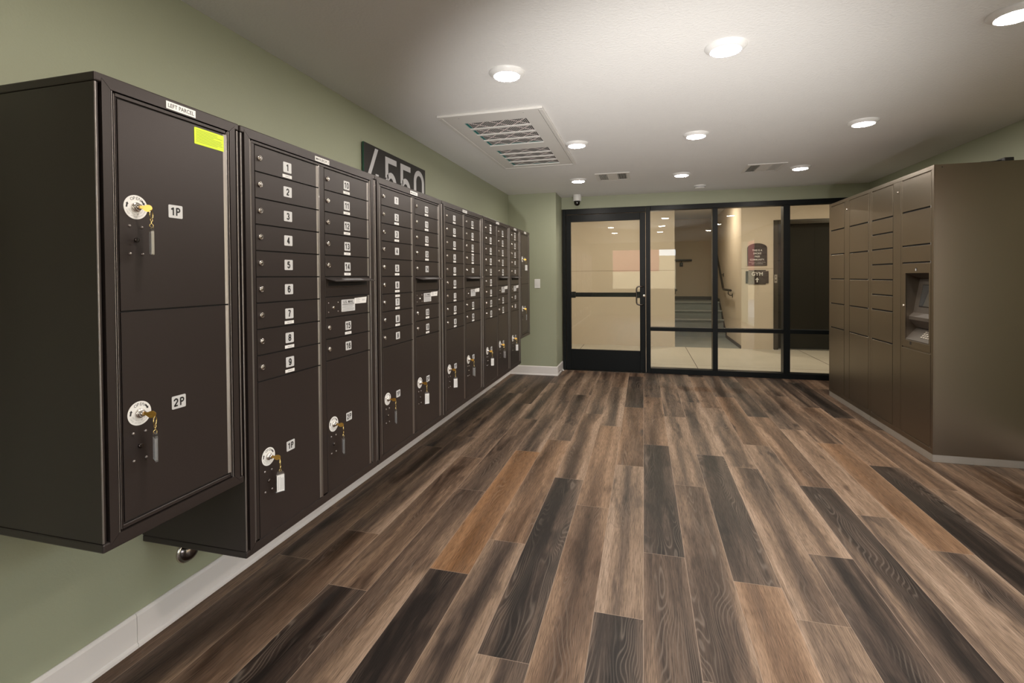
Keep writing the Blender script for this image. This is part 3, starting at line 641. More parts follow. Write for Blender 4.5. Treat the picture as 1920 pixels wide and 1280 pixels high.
KEYS = []
def mail_unit(label, y0, y1, zb, head, cols, extra=None, head_u=None):
    """cols: list of (u0, u1, rows); a row is (kind, text, height, strips)"""
    Wd = y1-y0
    t = thing('parcel_locker' if zb == LZB else 'mailbox_unit', label, 'parcel locker' if zb == LZB else 'mailbox unit', real(XF, y0, zb))
    SCALE[0] = BS
    if zb != LZB: t['group'] = 'mailbox units along the left wall'
    o = (0, 0, -zb)
    def M(): return MB(**FR, o=o)
    m = M(); m.box(0.0008, Wd-0.0008, zb+0.0262, ZT-0.0262, -DEPTH, -0.013, BM)
    for a, b in ((0.0006, 0.0105), (Wd-0.0105, Wd-0.0006)):
        m.box(a, b, zb+0.026, ZT-0.026, -0.022, -0.0025, BM, 0.001)
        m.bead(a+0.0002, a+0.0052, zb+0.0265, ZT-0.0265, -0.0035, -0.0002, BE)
    m.build('housing', t)
    m = M(); m.box(0, Wd, ZT-0.0245, ZT, -DEPTH, 0.0, BM, 0.004, 2); m.build('top_cap', t)
    m = M(); m.box(0, Wd, zb, zb+0.0245, -DEPTH, 0.0, BM, 0.004, 2); m.build('bottom_cap', t)
    # mitred trim frame
    m = M(); g = 0.0007
    a0, a1, b0, b1 = 0.018, Wd-0.018, zb+0.0125, ZT-0.0125
    i0, i1, j0, j1 = 0.041, Wd-0.041, zb+0.036, ZT-0.036
    for q, mt in (([(a0+g, b0), (a1-g, b0), (i1-g, j0), (i0+g, j0)], BM), ([(i0+g, j1), (i1-g, j1), (a1-g, b1), (a0+g, b1)], BM),
              ([(a0, b0+g), (i0, j0+g), (i0, j1-g), (a0, b1-g)], BM), ([(i1, j0+g), (a1, b0+g), (a1, b1-g), (i1, j1-g)], BM)):
        m.prism(q, -0.014, 0.0007, mt)
    # beads inside the trim
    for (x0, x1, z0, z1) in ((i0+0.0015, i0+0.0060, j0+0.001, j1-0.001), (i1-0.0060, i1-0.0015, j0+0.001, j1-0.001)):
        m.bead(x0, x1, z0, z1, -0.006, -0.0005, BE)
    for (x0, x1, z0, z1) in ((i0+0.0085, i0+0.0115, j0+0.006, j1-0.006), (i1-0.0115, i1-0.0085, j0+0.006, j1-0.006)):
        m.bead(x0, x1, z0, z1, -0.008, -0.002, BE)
    m.build('trim_frame', t)
    m = M(); k0 = 0.0535; m.box(k0, Wd-k0, zb+0.038, ZT-0.037, -0.0125, -0.0085, BM)
    fu0 = min(c[0] for c in cols)-0.008; fu1 = max(c[1] for c in cols)+0.008; fz1, fz0 = 1.766+0.006, (0.5925 if zb == LZB else 0.2925)
    k1 = 0.0545
    m.box(k1, Wd-k1, 1.7685, ZT-0.0385, -0.0085, -0.0035, BM, 0.001); m.box(k1, Wd-k1, zb+0.040, fz0+0.001, -0.0085, -0.0035, BM, 0.001)
    m.box(k1, cols[0][0]-0.0025, fz0, 1.7685, -0.0085, -0.0035, BM, 0.001); m.box(cols[-1][1]+0.0025, Wd-k1, fz0, 1.7685, -0.0085, -0.0035, BM, 0.001)
    for a, b in zip(cols[:-1], cols[1:]):
        m.box(a[1]+0.0025, b[0]-0.0025, fz0, 1.7685, -0.0085, -0.0035, BM, 0.001)
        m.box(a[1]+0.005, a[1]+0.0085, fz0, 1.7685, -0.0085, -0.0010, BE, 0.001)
    m.build('face_frame', t)
    g = 0.0026
    m = M(); m.box(cols[0][0]-0.001, cols[-1][1]+0.001, fz0+0.002, 1.7680, -0.0085, -0.0082, 'shadow_gap'); m.build('door_gap_shade', t)  # dark sheet painting in the shade of the gaps between doors
    for (u0, u1, rows) in cols:
        z = 1.766
        for kind, txt, h, strips in rows:
            za, zb_ = z-h+g, z-g
            z -= h
            zc = (za+zb_)/2
            m = M()
            if kind == 'mail':
                door_slab(m, u0, u1, za, zb_); d = m.build('mail_door', t)
                _o((0, 0, -zb)); small_lock(d, u0+0.021, zc+0.003); plate(d, txt, u0+0.171, zc-0.001)
                if 'b' in strips: strip(d, u0+0.170, zc-0.0365)
                if 't' in strips: strip(d, u0+0.172, zc+0.0345)
            elif kind == 'parcel':
                door_slab(m, u0, u1, za, zb_, c=0.013); d = m.build('parcel_door', t)
                _o((0, 0, -zb)); open_disc(d, u0+0.0455, zc+0.0005); parcel_hardware(d, u0+0.0455, zc); plate(d, txt, u0+0.168, zc+0.003, h=0.0395, th=0.0255, sx=0.8)
                KEYS.append((y0+u0+0.0455, zc, txt, strips, head))
            elif kind == 'slot':
                m.box(u0, u1, za, zb_, -0.010, -0.0045, BM, 0.001); d = m.build('slot_panel', t)
                _o((0, 0, -zb)); q = MB(**FR)
                q.box(u0+0.022, u1-0.016, zb_-0.040, zb_-0.021, -0.0048, -0.0040, 'shadow_gap'); q.build('mail_slot', d)
                q = MB(**FR)                                     # the hood over the slot, tipped outwards
                wq = u1-0.004
                P = [(u0+0.004, zb_-0.004, -0.004), (wq, zb_-0.004, -0.004), (wq, zb_-0.0165, 0.040), (u0+0.018, zb_-0.0165, 0.040)]
                dn = 0.0035
                q.add(P+[(a, b-dn, c) for a, b, c in P], [(0, 1, 2, 3)[::-1], (4, 5, 6, 7), (0, 4, 5, 1)[::-1], (1, 5, 6, 2)[::-1], (2, 6, 7, 3)[::-1], (3, 7, 4, 0)[::-1]], BM)
                q.build('slot_hood', d)
                q = MB(**FR)
                for k in range(3):
                    f0, f1 = 0.25+0.18*k, 0.36+0.18*k
                    zz = lambda f: zb_-0.004-0.0125*f+0.0004
                    ww = lambda f: -0.004+0.044*f
                    uu = (u0+u1)/2
                    q.add([(uu-0.07, zz(f0), ww(f0)), (uu+0.09, zz(f0), ww(f0)), (uu+0.09, zz(f1), ww(f1)), (uu-0.07, zz(f1), ww(f1))], [(3, 2, 1, 0)], 'grey_ink')
                q.build('hood_lettering', d)
            elif kind == 'us':
                door_slab(m, u0, u1, za, zb_); d = m.build('master_door', t)
                _o((0, 0, -zb)); q = MB(**FR); q.lathe(u0+0.054, zc-0.003, [(0.0075, -0.003), (0.0075, 0.001), (0.005, 0.003)], 'chrome', 16, cap0=False); q.build('lock', d)
                for du in (0.019, 0.091):
                    for dv in (-0.022, 0.020):
                        q = MB(**FR); q.lathe(u0+du, zc+dv, [(0.0032, -0.003), (0.0026, -0.0016), (0.001, -0.001)], 'brown_metal_glint', 10, cap0=False); q.build('bolt', d)
                k = min(1.0, (u1-u0)/0.36)
                ua, ub = u0+0.117*k, u0+0.230*k
                q = MB(**FR); q.prism(rrect(ua, ub, zc-0.027, zc+0.030, 0.003), -0.003, -0.0022, 'plate_silver')
                q.text('U.S. MAIL', (ua+ub)/2, zc+0.019, 0.013, 'ink', -0.0019, wid=0.085*k, bold=0.02)
                for i in range(5): q.box(ua+0.008+0.003*(i % 2), ub-0.008-0.006*((i*7) % 3), zc+0.0055-0.0072*i, zc+0.0081-0.0072*i, -0.0022, -0.0020, 'ink' if i == 0 else 'grey_ink')
                q.build('mail_plate', d)
                ua, ub = u0+0.226*k, u0+0.336*k
                q = MB(**FR); q.add([(ua, zc+0.006, -0.0019), (ub-0.006, zc+0.006, -0.0019), (ub, zc+0.037, -0.0019), (ua, zc+0.034, -0.0019)], [(0, 1, 2, 3)], 'label_white')
                for i in range(4): q.box(ua+0.012, ua+0.050-0.008*(i % 2), zc+0.012+0.0055*i, zc+0.0135+0.0055*i, -0.0018, -0.0017, 'grey_ink')
                q.add([(ua+0.066, zc+0.018, -0.0018), (ua+0.092, zc+0.018, -0.0018), (ua+0.092, zc+0.026, -0.0018), (ua+0.066, zc+0.026, -0.0018)], [(0, 1, 2, 3)], 'plate_silver')
                q.build('paper_label', d)
            _o(None)
    _o((0, 0, -zb)); front_slip(t, head, head_u, ZT-0.0235 if zb != LZB else ZT-0.0215, 0.100, 0.0205 if zb != LZB else 0.0225, 0.011 if zb != LZB else 0.0125)
    if extra: extra(t)
    _o(None); SCALE[0] = 1.0
    return t
_mbinit = MB.__init__
_cur = [None]
def _o(v): _cur[0] = v
def _init(s, U=UX, V=UY, W=UZ, o=None):
    if o is None: o = _cur[0] if _cur[0] is not None else (0, 0, 0)
    _mbinit(s, U, V, W, o)
MB.__init__ = _init

H = 0.098
def yellow(t):
    m = MB(**FR); u0, u1, v0, v1 = 0.2975, 0.4135, 1.704, 1.7575
    m.prism(rrect(u0, u1, v0, v1, 0.003), -0.0030, -0.0020, 'sticker_yellow')
    rnd = random.Random(5)
    for i in range(9):
        v = v1-0.007-0.0047*i
        m.box(u0+0.006, u1-0.008-rnd.choice([0, 0.004, 0.02, 0.035]), v-0.0007, v+0.0007, -0.0020, -0.0019, 'sticker_ink')
    m.build('yellow_sticker', t)
def small(n, st): return ('mail', str(n), H, st)
# parcel locker nearest the camera
mail_unit('dark brown wall parcel locker with yellow sticker, nearest the viewer, marked LEFT PARCEL', YS[0], YS[1]-0.006, LZB, 'LEFT PARCEL',
          [(0.0600, 0.4215, [('parcel', '1P', 0.5845, 'edge'), ('parcel', '2P', 0.5845, 'edge')])], yellow, 0.250)
D1, D2 = (0.0705, 0.4325), (0.4795, 0.8395)
def double(label, i, head, s1, s2, k1, k2):
    rows1 = [small(n, s1.get(n, '')) for n in range(1, 10)] + [('parcel', '1P', 6*H, k1)]
    rows2 = [small(n, s2.get(n, '')) for n in range(10, 15)] + [('slot', '', 0.0935, ''), ('us', '', 0.0935, ''), small(15, s2.get(15, '')), small(16, s2.get(16, '')), ('parcel', '2P', 6*H+0.009-0.0, k2)]
    return mail_unit(label, YS[i], YS[i+1]-0.002, ZB, head, [(*D1, rows1), (*D2, rows2)], None, 0.461)
AL = {n: 'b' for n in range(1, 17)}
double('dark brown mailbox unit marked MAILBOX 1 beside the near parcel locker', 1, 'MAILBOX 1', {1: 'b', 7: 'b', 8: 'b', 9: 'b'}, {10: 'b', 11: 'b', 12: 'b', 13: 'b', 14: 'b', 15: 'b'}, 'white', 'edge')
double('dark brown mailbox unit below the 4550 sign, second in the row', 2, 'MAILBOX 2', {2: 'b', 3: 'b', 5: 'b', 6: 'b', 7: 'bt', 8: 'b'}, {10: 'b', 11: 'b', 12: 'b', 13: 'b', 15: 'b', 16: 'b'}, 'edge', 'white')
double('dark brown mailbox unit third in the row, just past the 4550 sign', 3, 'MAILBOX 3', AL, {**AL, 13: 'bt', 14: ''}, 'white', 'half')
double('dark brown two-column mailbox unit farthest along the row, before the narrow unit', 4, 'MAILBOX 4', {**AL, 1: 'bt'}, AL, 'white', 'half')
rows = [small(1, 'bt')] + [small(n, 'b' if n < 4 else '') for n in range(2, 6)] + [('slot', '', 0.0935, ''), ('us', '', 0.0935, ''), small(6, ''), small(7, ''), ('parcel', '1P', 6*H+0.009, 'white')]
mail_unit('narrow single-column dark brown mailbox unit near the far end of the row', YS[5], YS[6]-0.002, ZB, 'MAILBOX 5', [(0.0705, 0.4000, rows)], None, 0.235)
mail_unit('short dark brown parcel locker at the far end of the mailbox row', YS[6], YS[7], LZB, 'RIGHT PARCEL',
          [(0.0600, 0.4180, [('parcel', '1P', 0.5845, 'white'), ('parcel', '2P', 0.5845, 'edge')])], None, 0.239)

# keys left in the parcel locks, each with its ring and tag
def key_set(y, z, mode, label):
    t = thing('locker_key', label, 'key', real(XF+0.015, y, z), 'keys hanging in the parcel locks')
    SCALE[0] = BS
    F = dict(U=UY, V=UZ, W=UX, o=(0, 0, 0))
    m = MB(**F); m.box(-0.0012, 0.0012, -0.004, 0.004, -0.012, 0.010, 'brass')
    prof = arc(0.024, -0.004, 0.0135, 0.0125, -180, 180, 16)                # bow of the key seen edge on in (w, v)
    q = MB(U=UX, V=UZ, W=-UY, o=(0, 0, 0)); q.prism([(0.004, -0.0045)]+[(a, b) for a, b in arc(0.018, -0.003, 0.0115, 0.0100, -150, 150, 14)]+[(0.004, 0.0045)], -0.0014, 0.0014, 'brass')
    b = len(m.v); m.v += q.v
    for f, mm, ss in zip(q.f, q.m, q.s): m.f.append([b+i for i in f]); m.m.append(m.mi(q.mats[mm])); m.s.append(ss)
    key = m.build('key', t); key.rotation_euler = (0, 0, math.radians(28))
    cx, cy = 0.026, 0.013
    dw = 0.026; du = 0.010
    ang = {'edge': 0, 'white': 0, 'half': 0}[mode]
    # ring facing the viewer at a slant
    a_r = math.radians(35)
    m = MB(**F); n = 24
    for off in (-0.0007, 0.0007):
        m.tube([(du+0.0125*math.cos(2*PI*i/n)*math.cos(a_r), -0.021+0.0125*math.sin(2*PI*i/n), dw-0.0125*math.cos(2*PI*i/n)*math.sin(a_r)+off) for i in range(n)], 0.0009, 'pale_brass', 6, closed=True)
    m.build('split_ring', t)
    m = MB(**F)
    m.tube([(du-0.003, -0.0335, dw), (du-0.003, -0.039, dw), (du, -0.041, dw), (du+0.003, -0.039, dw), (du+0.003, -0.0335, dw)], 0.0012, 'pale_brass', 6)
    m.tube([(du, -0.041, dw), (du, -0.047, dw)], 0.0018, 'pale_brass', 8)
    m.tube([(du+0.0055*math.cos(2*PI*i/14), -0.0525+0.0055*math.sin(2*PI*i/14), dw) for i in range(14)], 0.0011, 'pale_brass', 6, closed=True)
    m.build('swivel_clip', t)
    # tag: width axis turned towards or away from the viewer
    view = math.atan2(-XF, y)                                       # direction from the viewer to the key
    yaw = view + math.radians({'edge': 9, 'white': -72, 'half': 32}[mode])
    Uv = UY*math.cos(yaw) + UX*math.sin(yaw)*(-1); Wv = Uv.cross(UZ)
    tw, tl = 0.0165, 0.080
    g = MB(U=Uv, V=UZ, W=Wv, o=UY*du+UX*dw+UZ*(-0.055))
    g.prism([(-tw, -tl), (tw, -tl), (tw, -0.012), (tw-0.008, 0.0), (-tw+0.008, 0.0), (-tw, -0.012)], -0.0032, 0.0032, 'acrylic')
    tg = g.build('tag', t); tg['label'] = 'clear plastic tag'
    g = MB(U=Uv, V=UZ, W=Wv, o=UY*du+UX*dw+UZ*(-0.055))
    k = 1.0 if mode != 'edge' else 0.55
    g.box(-tw*0.82, tw*0.82, -tl+0.003, -0.014, -0.0036, 0.0036, 'label_white' if mode != 'edge' else 'plate_silver')
    for sgn in (-1, 1):
        for uu in (-0.008, -0.002, 0.004, 0.009):
            g.box(uu-0.0007, uu+0.0007, -tl+0.008, -0.020-0.006*(uu > 0), 0.0036*sgn-0.00015, 0.0036*sgn+0.00015, 'grey_ink')
    g.build('tag_insert', t)
    SCALE[0] = 1.0
names = {('LEFT PARCEL', '1P'): 'gold key with edge-on clear tag in the upper 1P lock of the nearest parcel locker',
         ('LEFT PARCEL', '2P'): 'gold key with edge-on clear tag in the lower 2P lock of the nearest parcel locker',
         ('MAILBOX 1', '1P'): 'gold key with white tag in the 1P lock of the MAILBOX 1 unit',
         ('MAILBOX 1', '2P'): 'gold key with edge-on tag in the 2P lock of the MAILBOX 1 unit',
         ('MAILBOX 2', '1P'): 'gold key with edge-on tag in the 1P lock of the second mailbox unit',
         ('MAILBOX 2', '2P'): 'gold key with white tag in the 2P lock of the second mailbox unit',
         ('MAILBOX 3', '1P'): 'gold key with white tag in the left parcel lock of the third mailbox unit',
         ('MAILBOX 3', '2P'): 'gold key with narrow tag in the right parcel lock of the third mailbox unit',
         ('MAILBOX 4', '1P'): 'gold key with white tag in the left parcel lock of the fourth mailbox unit',
         ('MAILBOX 4', '2P'): 'gold key with narrow tag in the right parcel lock of the fourth mailbox unit',
         ('MAILBOX 5', '1P'): 'gold key with white tag in the parcel lock of the narrow mailbox unit',
         ('RIGHT PARCEL', '1P'): 'gold key in the upper lock of the far parcel locker beside the light switch',
         ('RIGHT PARCEL', '2P'): 'gold key in the lower lock of the far parcel locker beside the light switch'}
for y, z, txt, mode, head in KEYS: key_set(y, z, mode, names[(head, txt)])

# ================================================================== BRONZE PARCEL LOCKERS ON THE RIGHT
LF = dict(U=-UY, V=UZ, W=-UX)
def locker_module(label, y0, y1, cols, strips, kiosk=None):
    t = thing('package_locker', label, 'package locker', (XL, (y0+y1)/2, 0), 'bronze package lockers against the right wall')
    yc = (y0+y1)/2; o = Vector((0, yc, 0))
    LT = 1.9959
    def M(): return MB(**LF, o=(0, -(yc)*0, 0))
    cu = lambda y: yc-y                                             # world Y -> u
    D = XR-XL-0.03
    BP = 'bronze_paint'
    ua, ub = cu(y1)+0.0008, cu(y0)-0.0008
    m = MB(**LF)
    if kiosk is None:
        m.box(ua, ub, 0.05, LT, -D, -0.006, BP)
    else:
        k = kiosk; ka, kb, kz0, kz1 = cu(k['y1']), cu(k['y0']), k['z0'], k['z1']
        m.box(ua, ub, 0.05, kz0, -D, -0.006, BP); m.box(ua, ub, kz1, LT, -D, -0.006, BP)
        m.box(ua, ka, kz0, kz1, -D, -0.006, BP); m.box(kb, ub, kz0, kz1, -D, -0.006, BP); m.box(ka, kb, kz0, kz1, -D, -0.14, 'bronze_dark')
    # frame edge round the front
    m.box(ua, ub, LT-0.030, LT, -0.006, 0.0, BP, 0.001); m.box(ua, ub, 0.05, 0.0865, -0.006, 0.0, BP, 0.001)
    allc = sorted([(cu(b), cu(a)) for a, b, *_ in cols] + [(cu(b), cu(a)) for a, b, *_ in strips])
    edges = [ua]+[x for c in allc for x in c]+[ub]
    for i in range(0, len(edges), 2):
        a, b = edges[i]+0.0012, edges[i+1]-0.0012
        if i == 0: a = ua
        if i == len(edges)-2: b = ub
        if b-a > 0.003: m.box(a, b, 0.0865, LT-0.030, -0.006, 0.0, BP, 0.0008)
    for c in cols:
        if kiosk and c[:2] == kiosk['col']:
            m.box(cu(c[1])+0.001, cu(c[0])-0.001, 1.3437, 1.96, -0.0062, -0.0055, 'shadow_gap'); m.box(cu(c[1])+0.001, cu(c[0])-0.001, 0.0906, 0.7208, -0.0062, -0.0055, 'shadow_gap')
        else: m.box(cu(c[1])+0.001, cu(c[0])-0.001, 0.0906, 1.96, -0.0062, -0.0055, 'shadow_gap')  # near-black sheet behind the doors for the shade in their gaps
    m.build('body', t)
    m = MB(**LF); m.box(ua+0.002, ub-0.002, 0.0, 0.05, -D+0.01, -0.001, 'steel_plinth', 0.001); m.build('plinth', t)
    for a, b, splits, side in cols:
        u0, u1 = cu(b), cu(a)
        zs = [1.9600]+splits+[0.0906]
        for i in range(len(zs)-1):
            if kiosk and (a, b) == kiosk['col'] and abs(zs[i]-1.3437) < 1e-4: continue
            za, zb_ = zs[i+1], zs[i]
            gz = 0.010
            m = MB(**LF)
            m.box(u0+0.0012, u1-0.0012, za+(gz if i < len(zs)-2 else 0.001), zb_-0.001, -0.005, 0.0012, BP, 0.0012); d = m.build('locker_door', t)
            q = MB(**LF)
            ue = u0-0.0005 if side == 'l' else u1-0.0035
            if i < len(zs)-2: q.box(ue, ue+0.004, za-0.004, za+0.012, 0.0, 0.003, 'steel_light', 0.0008)
            else: q.box(ue, ue+0.003, za-0.002, za+0.005, 0.0, 0.002, 'steel_light', 0.0006)
            q.build('hinge', d)
    for a, b, ly, lz in strips:
        m = MB(**LF); m.box(cu(b)+0.0012, cu(a)-0.0012, 0.0876, LT-0.031, -0.005, 0.0008, BP, 0.0010); d = m.build('lock_strip', t)
        q = MB(**LF); q.lathe(cu(ly), lz, [(0.010, 0.0008), (0.010, 0.006), (0.007, 0.008)], 'chrome', 16, cap0=False); q.box(cu(ly)-0.001, cu(ly)+0.001, lz-0.004, lz+0.004, 0.008, 0.0084, 'ink'); q.build('lock', d)
    return t, cu, ua, ub
locker_module('far half of the bronze package lockers, next to the glazed wall', 4.861, 5.8279,
    [(5.428, 5.779, [1.7115, 1.4656, 1.2168, 0.9678, 0.7213], 'l'), (4.8955, 5.3005, [1.7116, 1.463, 1.2163, 0.9671, 0.72], 'r')],
    [(5.305, 5.424, 5.3605, 1.8832)])
K = dict(y0=3.964, y1=4.2741, z0=0.782, z1=1.2735, col=(3.941, 4.3225))
t, cu, ua, ub = locker_module('near half of the bronze package lockers, with a touchscreen kiosk', 3.9112, 4.861,
    [(4.468, 4.829, [1.7127, 1.5905, 1.4661, 1.3416, 1.217, 1.0923, 0.9676, 0.7168], 'l'), (3.941, 4.3225, [1.7178, 1.4678, 1.3437, 0.7209], 'r')],
    [(4.345, 4.4645, 4.3935, 1.888)], K)
# kiosk: bezel, sloping console, screen, keypad
bz = MB(**LF); a, b = cu(4.3225)+0.0012, cu(3.941)-0.0012; ka, kb = cu(K['y1']), cu(K['y0'])
z0, z1 = 0.7209+0.0005, 1.3437-0.001
bz.box(a, b, K['z1'], z1, -0.005, 0.0012, 'bronze_paint', 0.0008); bz.box(a, b, z0+0.010, K['z0'], -0.005, 0.0012, 'bronze_paint', 0.0008); bz.box(a, ka, K['z0'], K['z1'], -0.005, 0.0012, 'bronze_paint', 0.0008); bz.box(kb, b, K['z0'], K['z1'], -0.005, 0.0012, 'bronze_paint', 0.0008)
kd = bz.build('kiosk_panel', t)
# profile of the console in (w, v), run across the recess
cs = MB(U=-UX, V=UZ, W=UY)
ya, yb = -cu(K['y0']), -cu(K['y1'])                                # local Y, because root sits at the module centre
yl0, yl1 = K['y0']-(3.9112+4.861)/2, K['y1']-(3.9112+4.861)/2
def run(poly, w0, w1, mat): cs.prism(poly, w0, w1, mat)
run([(-0.14, 1.2735), (-0.14, 1.23), (-0.09, 1.23), (-0.080, 1.237), (-0.001, 1.2735)][::-1], yl0, yl1, 'bronze_dark')
run([(-0.139, 1.229), (-0.139, 0.875), (-0.066, 0.875), (-0.021, 0.934), (-0.021, 0.957), (-0.049, 0.985), (-0.090, 1.229)], yl0, yl1, 'bronze_dark')
run([(-0.139, 0.874), (-0.139, 0.782), (-0.001, 0.782), (-0.001, 0.7905), (-0.062, 0.862), (-0.085, 0.874)], yl0, yl1, 'bronze_dark')
cs.build('console', kd)
# screen lies on the sloping face
P0 = Vector((-0.049, 0, 0.985)); P1 = Vector((-0.090, 0, 1.229)); V = Vector((P1.x-P0.x, 0, P1.z-P0.z)); ln = V.length; V.normalize()
Vw = Vector((-V.x, 0, V.z)); Uw = -UY; Ww = Uw.cross(Vw)
q = MB(U=Uw, V=Vw, W=Ww, o=(0.049, 0, 0.985))
us0, us1 = cu(4.205), cu(3.995)
q.box(us0-0.006, us1+0.006, ln*0.18, ln*0.84, 0.0, 0.003, 'sign_black', 0.001); q.box(us0, us1, ln*0.205, ln*0.815, 0.003, 0.0036, 'screen_glass'); q.build('screen', kd)
P0 = Vector((0.001, 0, 0.7905)); P1 = Vector((0.062, 0, 0.862)); Vw = (P1-P0).normalized(); Ww = Uw.cross(Vw)
q = MB(U=Uw, V=Vw, W=Ww, o=P0)
for i in range(4):
    for j in range(4):
        uu = cu(4.115)+0.030*j; vv = 0.030+0.0155*i
        q.box(uu, uu+0.022, vv, vv+0.0095, 0.0002, 0.0035, 'key_button', 0.001)
q.build('keypad', kd)
q = MB(**LF); q.box(cu(4.1267)-0.011, cu(4.1267)+0.011, 1.2875, 1.3105, 0.0012, 0.0020, 'ink'); q.box(cu(4.1267)-0.0095, cu(4.1267)+0.004, 1.289, 1.305, 0.0020, 0.0024, 'plate_silver'); q.build('camera_window', kd)
q = MB(**LF); q.box(cu(4.1985)-0.011, cu(4.1985)+0.011, 0.7525, 0.7755, 0.0012, 0.0020, 'ink'); q.build('socket', kd)
q = MB(**LF); q.lathe(cu(4.2994), 1.0324, [(0.010, 0.0012), (0.010, 0.006), (0.007, 0.008)], 'chrome', 16, cap0=False); q.build('lock', kd)
q = MB(U=UX, V=UZ, W=-UY, o=(0, 3.9120-(3.9112+4.861)/2, 0)); q.lathe(0.046, 1.978, [(0.004, 0), (0.004, 0.0012), (0.0025, 0.0015)], 'ink', 10); q.build('screw', t)
# little black device on top
t = thing('black_box', 'small black device box lying on top of the package lockers', 'device', (2.29, 3.95, 1.9959))
m = MB(); m.box(-0.026, 0.026, -0.030, 0.05, 0, 0.024, 'ink', 0.003); m.build('box', t)
m = MB(); m.tube([(-0.026, 0.0, 0.012), (-0.05, -0.005, 0.008), (-0.09, -0.012, 0.004), (-0.14, -0.01, 0.004)], 0.0035, 'ink', 8); m.build('cable', t)

# ================================================================== 4550 SIGN
t = thing('address_sign', 'dark address plate with pale numerals 4550 standing above the mailboxes', 'sign', (XW+0.014, 3.18, 1.768))
o = (XW+0.020-(XW+0.014), -3.18, -1.768)
m = MB(**FR, o=o); m.box(2.7317, 3.6215, 1.7685, 2.121, -0.012, -0.0005, 'sign_black'); m.box(2.7300, 2.7317, 1.7685, 2.121, -0.012, 0.0, 'glass_edge'); m.build('plate', t)
m = MB(**FR, o=o); w0, w1 = -0.0005, 0.0008; hs = 0.0195
zt, zb_ = 2.0885, 1.842
m.prism([(2.748, 1.878), (2.783, 1.878), (2.9035, 2.108), (2.8650, 2.108)], w0, w1, 'sign_number'); m.box(2.748, 2.867, 1.856, 1.8775, w0, w1, 'sign_number'); m.box(2.868, 2.906, 1.800, 1.9445, w0, w1, 'sign_number'); m.box(2.907, 2.925, 1.856, 1.895, w0, w1, 'sign_number')
for s0 in (2.9940, 3.2080):
    m.box(s0, s0+0.155, zt-0.038, zt, w0, w1, 'sign_number'); m.box(s0, s0+0.038, 1.9455, zt-0.0382, w0, w1, 'sign_number')
    m.ribbon([(s0+0.019, 1.9452)]+arc(s0+0.0775, 1.896, 0.0585, 0.0765, 150, -155, 20), hs, w0, w1, 'sign_number')
cu0 = 3.5080
m.ribbon(arc(cu0, 2.002, 0.0695, 0.0725, 0, 180, 14)+arc(cu0, 1.892, 0.0695, 0.0725, 180, 360, 14), hs, w0, w1, 'sign_number', closed=True)
m.build('numerals', t)

# ================================================================== SMALL WALL AND CEILING FITTINGS
t = thing('light_switch', 'white rocker light switch on the green pilaster', 'light switch', (-1.323, YP, 1.178))
m = MB(**SG); m.box(-0.0365, 0.0365, -0.058, 0.058, 0, 0.006, 'white_plastic', 0.002); m.build('cover_plate', t)
m = MB(**SG); m.box(-0.0165, 0.0165, -0.033, 0.033, 0.006, 0.0085, 'white_plastic', 0.0015); m.build('rocker', t)
t = thing('wall_bumper', 'round polished metal dome on the wall below the MAILBOX 1 unit', 'door stop', (XW, 1.484, 0.228))
m = MB(**FR); m.lathe(0, 0, [(0.045, 0), (0.045, 0.006), (0.042, 0.010), (0.040, 0.011)], 'chrome', 32, cap0=False); m.build('rim', t)
m = MB(**FR); m.lathe(0, 0, [(0.040, 0.0105), (0.039, 0.014), (0.034, 0.022), (0.026, 0.030), (0.014, 0.035), (0.004, 0.0362)], 'dark_chrome', 32, cap0=False); m.build('dome', t)
t = thing('spring_door_stop', 'tiny spring door stop on the pilaster skirting beside the door', 'door stop', (XP+0.010, 6.30, 0.052))
m = MB(); m.tube([(0.006+0.045*i/60, 0.005*math.cos(i*0.9), 0.005*math.sin(i*0.9)) for i in range(61)], 0.0014, 'chrome', 6); m.build('spring', t)
m = MB(U=UY, V=UZ, W=UX); m.lathe(0, 0, [(0.010, 0.0), (0.010, 0.004), (0.006, 0.007)], 'chrome', 14); m.build('base', t)
m = MB(U=UY, V=UZ, W=UX); m.lathe(0, 0, [(0.006, 0.05), (0.007, 0.056), (0.006, 0.064), (0.002, 0.066)], 'white_plastic', 14); m.build('tip', t)
t = thing('security_camera', 'white dome security camera on the ceiling above the door', 'security camera', (-0.842, 6.46, ZC))
m = MB(); m.lathe(0, 0, [(0.053, 0.0), (0.054, -0.020), (0.054, -0.076), (0.050, -0.080), (0.040, -0.081)], 'white_plastic', 32); m.build('housing', t)
m = MB(); m.lathe(0, 0, [(0.040, -0.079), (0.040, -0.095)] + [(0.040*math.cos(a), -0.102-0.040*math.sin(a)) for a in [0.05+i*1.45/7 for i in range(8)]], 'smoked_dome', 28, cap0=False); m.build('dome', t)
t = thing('smoke_detector', 'small white smoke detector on the ceiling near the glazed wall', 'smoke detector', (0.6466, 6.22, ZC))
m = MB(); m.lathe(0, 0, [(0.068, 0.0), (0.068, -0.010), (0.060, -0.014), (0.060, -0.026), (0.055, -0.033), (0.03, -0.036)], 'white_plastic', 32); m.build('body', t)
m = MB(); m.lathe(0, 0, [(0.0605, -0.016), (0.0612, -0.018), (0.0612, -0.022), (0.0605, -0.024)], 'grey_ink', 32, cap0=False, cap1=False); m.build('vent_ring', t)

